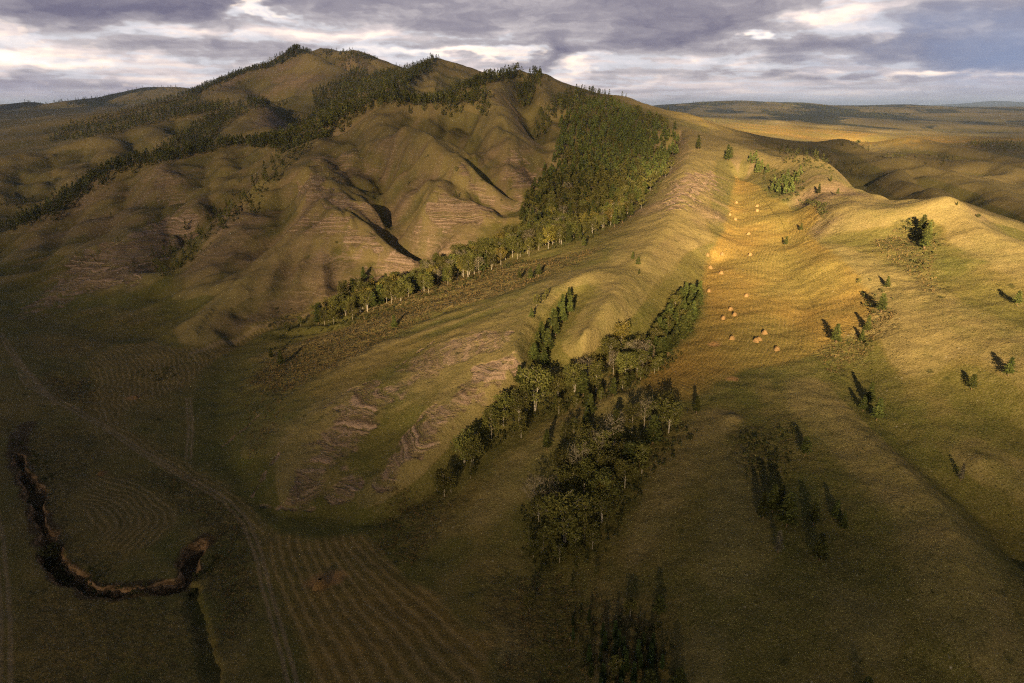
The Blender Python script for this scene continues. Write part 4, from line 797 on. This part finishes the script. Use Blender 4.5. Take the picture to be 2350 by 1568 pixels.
# woods on the mountain: outline, metres, spacing, sight-line samples
FAR=[
 ([(120,327),(211,316),(281,302),(352,281),(422,271),(492,255),(520,243),(460,234),(450,222),(506,190),(584,162),(640,150),(682,128),(705,122),(684,119),(640,128),(600,148),(527,172),(440,205),(334,243),(246,265),(158,288),(130,310)],(10,14),9,2600),
 ([(832,151),(836,176),(815,197),(794,214),(875,165),(910,162),(994,142),(983,155),(910,211),(868,243),(797,278),(787,295),(734,316),(668,338),(598,330),(616,323),(703,281),(724,253),(721,211),(790,185)],(10.5,14.5),7.5,3400),
 ([(896,239),(910,229),(980,232),(1050,197),(1124,176),(1184,160),(1193,172),(1121,190),(1086,207),(1107,225),(1103,234),(1064,234),(1036,246),(945,246)],(10,13.5),7,900),
 ([(1226,166),(1236,172),(1212,246),(1196,246),(1200,200)],(9,13),6,300),
 ([(1236,262),(1256,258),(1270,275),(1252,310),(1237,315),(1243,285)],(9,12),6,70),([(1280,235),(1330,208),(1335,240),(1300,262),(1275,265)],(10,13),6,160),
 ([(1040,250),(1052,250),(1048,275),(1036,275)],(8,10),6,10),([(1100,250),(1114,248),(1116,262),(1104,262)],(8,10),6,14),
 ([(20,528),(60,500),(110,470),(200,410),(290,375),(345,365),(400,322),(450,285),(520,252),(590,236),(620,238),(560,264),(500,302),(460,345),(400,374),(316,386),(271,400),(176,464),(110,503)],(10,14),7,1300),
 ([(600,395),(650,360),(706,338),(704,352),(640,398),(600,432),(560,462),(500,522),(430,584),(385,645),(372,632),(425,560),(490,502),(560,452)],(7,12),9,210),
 ([(775,126),(800,122),(830,126),(815,150),(790,160)],(10,13),9,90),([(735,124),(770,122),(765,130),(740,132)],(9,12),14,20),
 ([(0,462),(60,458),(70,470),(0,480)],(8,11),9,24),([(150,240),(420,212),(560,170),(600,152),(560,190),(400,240),(200,262)],(8,12),26,240),
 ([(1785,345),(1830,340),(1880,350),(1905,378),(1850,372),(1800,360)],(4,8),7,90),([(1920,375),(1960,372),(1985,395),(1930,400)],(3.5,6),9,22),([(2040,358),(2060,352),(2075,362),(2050,366)],(4,7),9,12),([(2110,356),(2180,362),(2180,375),(2120,372)],(4,7),9,22),
 ([(2225,325),(2350,328),(2350,348),(2300,350),(2240,338)],(5,9),9,260),([(1940,332),(1985,330),(2010,340),(1960,340)],(4,7),12,30),([(1630,275),(1800,280),(1780,284),(1640,282)],(6,9),30,40),
 ([(1740,246),(1800,243),(1850,247),(1850,262),(1790,266),(1750,262)],(10,16),24,420),([(1880,246),(1960,248),(2040,254),(2030,272),(1950,268),(1900,258)],(10,16),24,420),([(1560,243),(1700,236),(1850,240),(1870,243),(1700,243),(1580,250)],(10,15),30,340),([(2000,258),(2090,260),(2110,268),(2020,276),(1990,270)],(9,14),26,160),([(2060,247),(2200,248),(2350,252),(2340,262),(2200,256),(2080,252)],(9,14),40,180),
 ([(560,150),(700,118),(870,140),(990,140),(1200,165),(1330,208),(1500,238),(1480,242),(1320,212),(1190,176),(1000,150),(860,146),(700,130)],(6,10),60,70),
 ([(50,235),(120,240),(210,226),(320,208),(440,212),(440,220),(320,216),(210,236),(60,244)],(9,13),40,90),([(150,560),(600,330),(1100,400),(1150,470),(900,420),(600,440),(200,640)],(3,6),30,36),
]
def castmany(px,py,far=9000.):
    dx=(px-1175)/FP; dy=(784-py)/FP; DY=CP+dy*SP; DZ=-SP+dy*CP; ox=np.zeros(px.shape); oy=np.zeros(px.shape); ok=np.zeros(px.shape,bool); tprev=np.full(px.shape,90.); g0=np.full(px.shape,50.)
    for t_ in 90*np.exp(np.linspace(0,math.log(far/90),620)):
        x=dx*t_; y=DY*t_; g=CZ+DZ*t_-height(x,y,False); hit=(~ok)&(g<0)
        if hit.any():
            f=g0[hit]/(g0[hit]-g[hit]); tt_=tprev[hit]+(t_-tprev[hit])*f; ox[hit]=dx[hit]*tt_; oy[hit]=DY[hit]*tt_; ok|=hit
        g0=g; tprev[:]=t_
    return ox,oy,ok
def sample(P,n,space,jit=0.):
    P=np.array(P,float); lo=P.min(0); hi=P.max(0); X=[];Y=[]
    area=abs(sum(P[i][0]*P[(i+1)%len(P)][1]-P[(i+1)%len(P)][0]*P[i][1] for i in range(len(P))))/2; m=int(n*1.5*(hi-lo).prod()/area)+40
    px=rng.uniform(lo[0],hi[0],m); py=rng.uniform(lo[1],hi[1],m); k=inside(px,py,P); px=px[k][:int(n*1.4)]; py=py[k][:int(n*1.4)]
    x,y,ok=castmany(px,py); x=x[ok]; y=y[ok]; x=x+rng.normal(0,1,x.shape)*jit; y=y+rng.normal(0,1,x.shape)*jit
    out=[]; grid={}
    for a,b in zip(x,y):
        c=(int(a//space),int(b//space))
        if any((a-q[0])**2+(b-q[1])**2<space*space for i in (-1,0,1) for j in (-1,0,1) for q in grid.get((c[0]+i,c[1]+j),())): continue
        grid.setdefault(c,[]).append((a,b)); out.append((a,b))
        if len(out)>=n: break
    return out
for it in ONE:
    if it[4] is None: continue
    k,px,py,hp,lb=it[:5]; q=cast(px,min(py,1640),detail=True)
    if q: place(k,q[0],q[1],min(20,size_at(*q,hp)),lb,v=it[5] if len(it)>5 else None)
cand=[]
for P,mix,(h0,h1),spc,n,lb,gr in CL:
    for x,y in sample(P,n,spc,.5 if n<300 else 5.):
        kinds=[k for k,_ in mix]; pr=np.array([p for _,p in mix]); k=kinds[int(rng.choice(len(kinds),p=pr/pr.sum()))]
        h=rng.uniform(h0,h1)*(.62 if k=='young' and h0>9 else 1); cand.append((k,x,y,h,lb,gr))
# the nearest of each kind stand as single trees, the rest of the woods as masses
def lowtree(x,y,h,kind,n):
    z=height(x,y); V=[];F=[]; m=len(x)
    if kind=='c':   # pointed crown of ragged sprays
        f=rng.random((m,n))**1.25; r=(.27*h)[:,None]*np.minimum(1,(f+.1)/.22)*(1-f)**.85*rng.uniform(.55,1.1,(m,n)); zc=h[:,None]*(.14+.86*f)
    else:
        f=rng.random((m,n)); r=(.27*h)[:,None]*np.sqrt(np.clip(1-(2*f-1)**2,0.05,1))*rng.uniform(.5,1.05,(m,n)); zc=h[:,None]*(.28+.72*f)
    a=rng.random((m,n))*6.283; C=np.stack([x[:,None]+r*np.cos(a),y[:,None]+r*np.sin(a),z[:,None]+zc],-1).reshape(-1,3)
    out=np.stack([np.cos(a),np.sin(a),-.35+0*a],-1).reshape(-1,3); U=unit(out*.8+rng.normal(0,.45,C.shape)); L=(np.repeat(h,n)*.068*rng.uniform(.7,1.4,m*n))[:,None]
    W_=unit(np.cross(U,rng.normal(0,1,C.shape)))
    v,q=quads(C,U*L,W_*L*.6); T=[]
    ax=np.array([[1,0],[-.5,.87],[-.5,-.87]])
    tv=np.stack([np.stack([x[:,None]+ax[None,:,0]*(.014*h)[:,None],y[:,None]+ax[None,:,1]*(.014*h)[:,None],np.repeat(z[:,None]-.5,3,1)],-1),np.stack([x[:,None]+ax[None,:,0]*(.004*h)[:,None],y[:,None]+ax[None,:,1]*(.004*h)[:,None],np.repeat((z+.85*h)[:,None],3,1)],-1)],1).reshape(-1,3)
    b=np.arange(m)*6; tf=np.concatenate([np.stack([b+i,b+(i+1)%3,b+3+(i+1)%3,b+3+i],-1) for i in range(3)])
    return (v,q),(tv,tf)
def mass(name,pts,kind,n,mc,mt,label,cat):
    if not len(pts): return
    A=np.array(pts); (v,q),(tv,tf)=lowtree(A[:,0],A[:,1],A[:,2],kind,n)
    o=mesh_obj(name,np.vstack([v,tv]),np.vstack([q,tf+len(v)]),mc); o.data.materials.append(mt)
    o.data.polygons.foreach_set('material_index',np.concatenate([np.zeros(len(q)),np.ones(len(tf))]).astype(np.int32))
    tag(o,label,cat,None,'stuff'); return o
conif=[c for c in cand if c[0] in ('pine','round','spruce','pale')]; leafy=[c for c in cand if c[0] not in ('pine','round','spruce','pale')]
rest={'c':[], 'b':[]}
for L,lim,k in ((conif,235,'c'),(leafy,260,'b')):
    L.sort(key=lambda c:-c[3]/math.hypot(c[1],c[2]))
    for c in L[:lim]: place(c[0],c[1],c[2],c[3],c[4],c[5])
    rest[k]+=[(c[1],c[2],c[3],c[0]) for c in L[lim:]]
mass('pine_wood',[r[:3] for r in rest['c']],'c',150,M_pine,M_bark,'dark pines filling the big wood on the slope behind the bright hill','wood')
mass('birch_wood',[r[:3] for r in rest['b']],'b',150,M_birch,M_white,'pale birches mixed into the big wood and the belt below the mountain','wood')
fp=[];fb=[]
for P,(h0,h1),spc,n in FAR:
    for x,y in sample(P,n,spc,spc*.6): (fp if rng.random()<.87 else fb).append((x,y,rng.uniform(h0,h1)))
# fringes that run along and just behind a crest line
for P,n,w0,w1,(h0,h1) in [([(435,217),(470,206),(505,192),(545,174),(590,160),(640,146),(670,132),(686,126)],520,-10,110,(11,15)),([(684,126),(715,130)],40,0,60,(10,13)),([(775,131),(815,131),(840,137),(870,146)],70,-5,50,(8,12)),([(745,130),(765,130)],18,0,40,(9,12)),
  ([(998,148),(965,172),(935,195),(910,214),(885,232)],130,-4,70,(11,14)),([(1189,174),(1150,188),(1110,201),(1075,218)],90,0,45,(10,13)),([(1238,180),(1228,176)],14,0,30,(9,12)),
  ([(40,530),(110,503),(176,465),(232,426),(275,401),(320,384),(424,366),(503,347),(560,342)],300,4,45,(9,13)),([(560,342),(620,340),(668,341),(722,320),(770,293),(828,265)],210,6,50,(10,14)),
  ([(868,247),(905,247),(960,250),(1035,251)],120,6,60,(9,13)),([(1040,248),(1072,240),(1100,243)],22,4,30,(8,11)),
  ([(575,240),(592,239),(618,242)],34,-5,40,(8,12)),([(640,243),(660,244)],8,0,20,(8,11)),([(400,282),(460,262),(520,250)],60,0,70,(8,12)),([(1340,210),(1380,219),(1440,224)],14,0,60,(6,9)),([(60,238),(130,244),(210,231),(330,209),(410,208)],70,0,90,(10,14)),
  ([(1340,215),(1372,221),(1400,223)],10,0,40,(8,12)),([(1590,238),(1640,239),(1690,237),(1760,239),(1850,241),(1900,246)],300,-60,120,(11,16))]:
    Q=[q for q in (cast(a,b,far=9500) or cast(a,b+4,far=9500) for a,b in P) if q]
    if len(Q)<2: continue
    for k in range(n):
        u=rng.random()*(len(Q)-1); i=int(u); x_=Q[i][0]+(Q[i+1][0]-Q[i][0])*(u-i); y_=Q[i][1]+(Q[i+1][1]-Q[i][1])*(u-i); R_=math.hypot(x_,y_)
        if math.hypot(Q[i][0]-Q[i+1][0],Q[i][1]-Q[i+1][1])>900: continue
        o_=rng.uniform(w0,w1); x_+=x_/R_*o_+rng.normal(0,4); y_+=y_/R_*o_+rng.normal(0,4)
        (fp if rng.random()<.9 else fb).append((x_,y_,rng.uniform(h0,h1)))
mass('mountain_wood',fp,'c',70,M_pine,M_bark,'strips of dark conifer wood on the mountain ridges and far hills','wood')
mass('mountain_birches',fb,'b',70,M_birch,M_white,'lighter birches scattered through the wood strips on the mountain','wood')
print('trees',len(cand),len(conif),len(leafy),len(fp),time.time()-T0)
# ---------------- haystacks ----------------
mh,t=new_mat('hay'); n=t.noise(t.vm('MULTIPLY',t.node('ShaderNodeTexCoord',out=3),(9,9,3)),1.,4,.7)
finish(t,t.node('ShaderNodeBsdfPrincipled',{'Base Color':t.mix(n,(.13,.075,.028),(.27,.165,.07)),'Roughness':.95,'Normal':t.node('ShaderNodeBump',{'Strength':1.,'Distance':.15,'Height':n})}))
def hay_geo(seed):
    r_=np.random.default_rng(seed); nu,nv=26,12; V=[]
    for j in range(nv+1):
        f=j/nv
        for i in range(nu):
            a=6.283*i/nu; r=math.cos(f*1.5)**.55*(1.0+.10*math.sin(a*2+seed)+.06*math.sin(a*5+seed*2)); r*=1+.08*(f<.15); r+=r_.normal(0,.035)
            V.append((r*math.cos(a),r*math.sin(a)*.9,-.15+f*1.45*(1-.04*math.cos(a+seed))+r_.normal(0,.02)))
    F=grid_faces(nv+1,nu,True)[:,::-1]; V=np.array(V)
    n=160; a=r_.uniform(0,6.283,n); f=r_.random(n); rr=np.cos(f*1.5)**.55*1.02; C=np.stack([rr*np.cos(a),rr*np.sin(a)*.9,-.1+f*1.42],-1)
    U=unit(np.stack([np.cos(a)*.4,np.sin(a)*.4,-1+0*a],-1)+r_.normal(0,.35,(n,3)))*.22; W_=unit(np.cross(U,r_.normal(0,1,(n,3))))*.03
    v2,f2=quads(C,U,W_); return np.vstack([V,v2]),np.vstack([F,f2+len(V)])
HG=[hay_geo(s_) for s_ in (1,2,3)]
HP=[mesh_obj('haystack',*g,mh,smooth=True) for g in HG]; used=[False]*3
def haystack(px,py,r,label,group=None,v=0):
    q=cast(px,py,detail=True)
    if used[v]: o=HP[v].copy(); col.objects.link(o); [o.pop(k,None) for k in ('label','category','group')]
    else: o=HP[v]; used[v]=True
    o.location=(q[0],q[1],float(height([q[0]],[q[1]])[0])); r*=.88; r*=1.12; o.scale=(r,r,r*rng.uniform(.8,1.)); o.rotation_euler=(0,0,rng.random()*6.28); tag(o,label,'haystack',group)
G_='haystacks dotted over the mown meadow'
for i,(a,b,r,l) in enumerate([(1690,466,1.35,'topmost haystack, alone near the upper left corner of the meadow'),(1738,474,1.35,'upper haystack of the close pair high in the meadow'),(1738,485,1.35,'lower haystack of the close pair high in the meadow'),
 (1675,494,1.3,'haystack at the upper left margin just left of a lower one'),(1688,505,1.3,'haystack just below and right of the one on the upper left margin'),(1718,538,1.3,'lone haystack in the middle of the upper meadow'),
 (1624,587,1.3,'leftmost haystack of the row of three across the meadow'),(1657,585,1.3,'middle haystack of the row of three across the meadow'),(1722,586,1.3,'rightmost haystack of the row of three across the meadow'),
 (1630,616,1.3,'haystack on the left margin below the row of three'),(1655,628,1.3,'haystack right of and below the left margin one'),(1627,669,1.3,'haystack closest to the pine grove'),(1713,680,1.3,'lone haystack in the centre of the meadow'),
 (1677,711,1.25,'top haystack of the triangle of three'),(1686,724,1.3,'right haystack of the triangle of three'),(1660,732,1.3,'left haystack of the triangle of three'),(1680,778,1.3,'haystack standing alone at the lower left of the meadow'),
 (1755,766,1.3,'haystack above the touching pair in the lower meadow'),(1735,784,1.3,'front haystack of the touching pair'),(1742,780,1.2,'back haystack of the touching pair'),(1783,804,1.35,'lowest and rightmost haystack of the meadow')]): haystack(a,b,r,l,G_,i%3)
haystack(736,1345,2.3,'big haystack on the dark striped field at the bottom left',v=1)
haystack(232,1088,1.1,'small heap of hay at the tip of the leaf shaped mown patch',v=2)
haystack(312,914,1.3,'flat heap of reddish hay on the mid left meadow',v=0)
# ---------------- low scrub, tussocks: nobody could count them ----------------
def scrub(name,polys,mat,label,size,per,nleaf):
    C=[];H=[]
    for P,n in polys:
        for x,y in sample(P,n,per,.6): C.append((x,y)); H.append(rng.uniform(*size)*(1+math.hypot(x,y)/900*.4))
    A=np.array(C); H=np.array(H); m=len(A); n=nleaf
    z=height(A[:,0],A[:,1]); a=rng.random((m,n))*6.283; f=rng.random((m,n)); r=H[:,None]*.75*np.sqrt(1-f*f*.8)*rng.uniform(.3,1,(m,n))
    P_=np.stack([A[:,0,None]+r*np.cos(a),A[:,1,None]+r*np.sin(a),z[:,None]+H[:,None]*f],-1).reshape(-1,3)
    U=unit(rng.normal(0,1,P_.shape)+[0,0,.5]); L=(np.repeat(H,n)*.24*rng.uniform(.6,1.3,m*n))[:,None]; W_=unit(np.cross(U,rng.normal(0,1,P_.shape)))
    o=mesh_obj(name,*quads(P_,U*L,W_*L*.7),mat); tag(o,label,'undergrowth',None,'stuff')
scrub('undergrowth',[([(1205,870),(1330,860),(1480,850),(1560,800),(1570,815),(1480,880),(1330,940),(1230,960),(1050,1090),(1000,1150),(1000,1120),(1150,980)],420),([(1190,1180),(1300,1060),(1560,930),(1600,990),(1470,1130),(1380,1290),(1220,1310)],380),
 ([(2060,520),(2090,500),(2170,550),(2160,590),(2120,620),(2080,590)],45),([(1740,400),(1770,390),(1850,395),(1840,450),(1790,470),(1760,450)],110),([(1960,640),(2020,640),(2060,720),(2010,790),(1960,800),(1920,810),(2000,740)],30),
 ([(1500,430),(1550,345),(1560,350),(1510,440),(1440,500),(1360,548),(1260,580),(1250,570),(1430,500)],200),([(740,750),(860,715),(1030,655),(1200,595),(1210,602),(1040,665),(870,725),(750,762)],160),
 ([(290,865),(380,840),(420,860),(380,880)],14),([(1835,455),(1895,470),(1890,500),(1875,475),(1830,462)],60),([(90,1230),(150,1290),(250,1335),(380,1360),(300,1372),(160,1345),(95,1290)],90),([(430,1330),(490,1270),(500,1290),(450,1350)],20),
 ([(640,690),(700,740),(780,752),(640,810),(600,790)],40),([(370,640),(480,520),(600,430),(700,350),(600,450),(440,600)],120),([(1700,1000),(1830,980),(1800,1100),(1710,1100)],60),([(1780,340),(1900,350),(1930,400),(1820,380)],90),([(1300,1400),(1520,1440),(1560,1560),(1350,1568)],70),([(20,1000),(120,1060),(110,1200),(60,1150)],50)],M_bush,'low dark bushes and undergrowth along the wooded dells and gullies',(.5,1.5),1.2,26)
scrub('dry_herbs',[([(560,880),(650,800),(780,755),(900,690),(1100,612),(1300,585),(1400,560),(1330,600),(1200,660),(1000,720),(850,800),(650,905)],2600),([(560,900),(660,880),(640,1000),(570,1060)],160),([(100,860),(200,860),(230,900),(210,940),(130,920)],140),
 ([(1880,800),(1960,760),(2020,700),(2060,720),(1990,820),(1900,860)],220),([(2000,560),(2060,520),(2150,560),(2140,680),(2060,610)],240),([(900,1110),(1060,1150),(950,1300),(850,1260)],160),([(1200,1330),(1300,1320),(1500,1440),(1500,1568),(1150,1568),(1150,1480)],260),([(280,1090),(420,1080),(560,1180),(580,1400),(500,1500),(480,1240),(400,1150)],260)],M_rust,'tall dry brown herbs covering the fallow slopes',(.3,.9),.9,12)
NEAR=[([(1250,700),(1600,450),(1900,450),(2350,620),(2350,1568),(1150,1568),(1180,1300),(1250,1100)],3600),([(560,1140),(700,900),(1000,760),(1250,700),(1180,860),(1050,960),(860,1150),(700,1180)],900),([(0,800),(600,760),(600,1200),(1150,1568),(0,1568)],2600)]
scrub('grass_tufts',NEAR,M_tuft,'pale dry grass tufts strewn over the near slopes',(.14,.3),1.0,7)
scrub('dark_tufts',NEAR,M_bush,'small dark tufts and seedlings strewn over the near slopes',(.2,.5),1.5,9)
print('all',time.time()-T0)
# ---------------- the air ----------------
zmin=float(z.min()); B=40800.; V=[(sx_*B,sy_*B,h_) for h_ in (zmin-1,345.) for sy_ in (-1,1) for sx_ in (-1,1)]
mz,t=new_mat('haze_air'); vol=t.node('ShaderNodeVolumePrincipled',{'Color':(.5,.66,.95),'Density':4.5e-5,'Anisotropy':.6})
t.l.new(vol,t.n.new('ShaderNodeOutputMaterial').inputs[1])
o=mesh_obj('haze',V,[[0,2,3,1],[4,5,7,6],[0,1,5,4],[2,6,7,3],[0,4,6,2],[1,3,7,5]],mz); o['kind']='stuff'
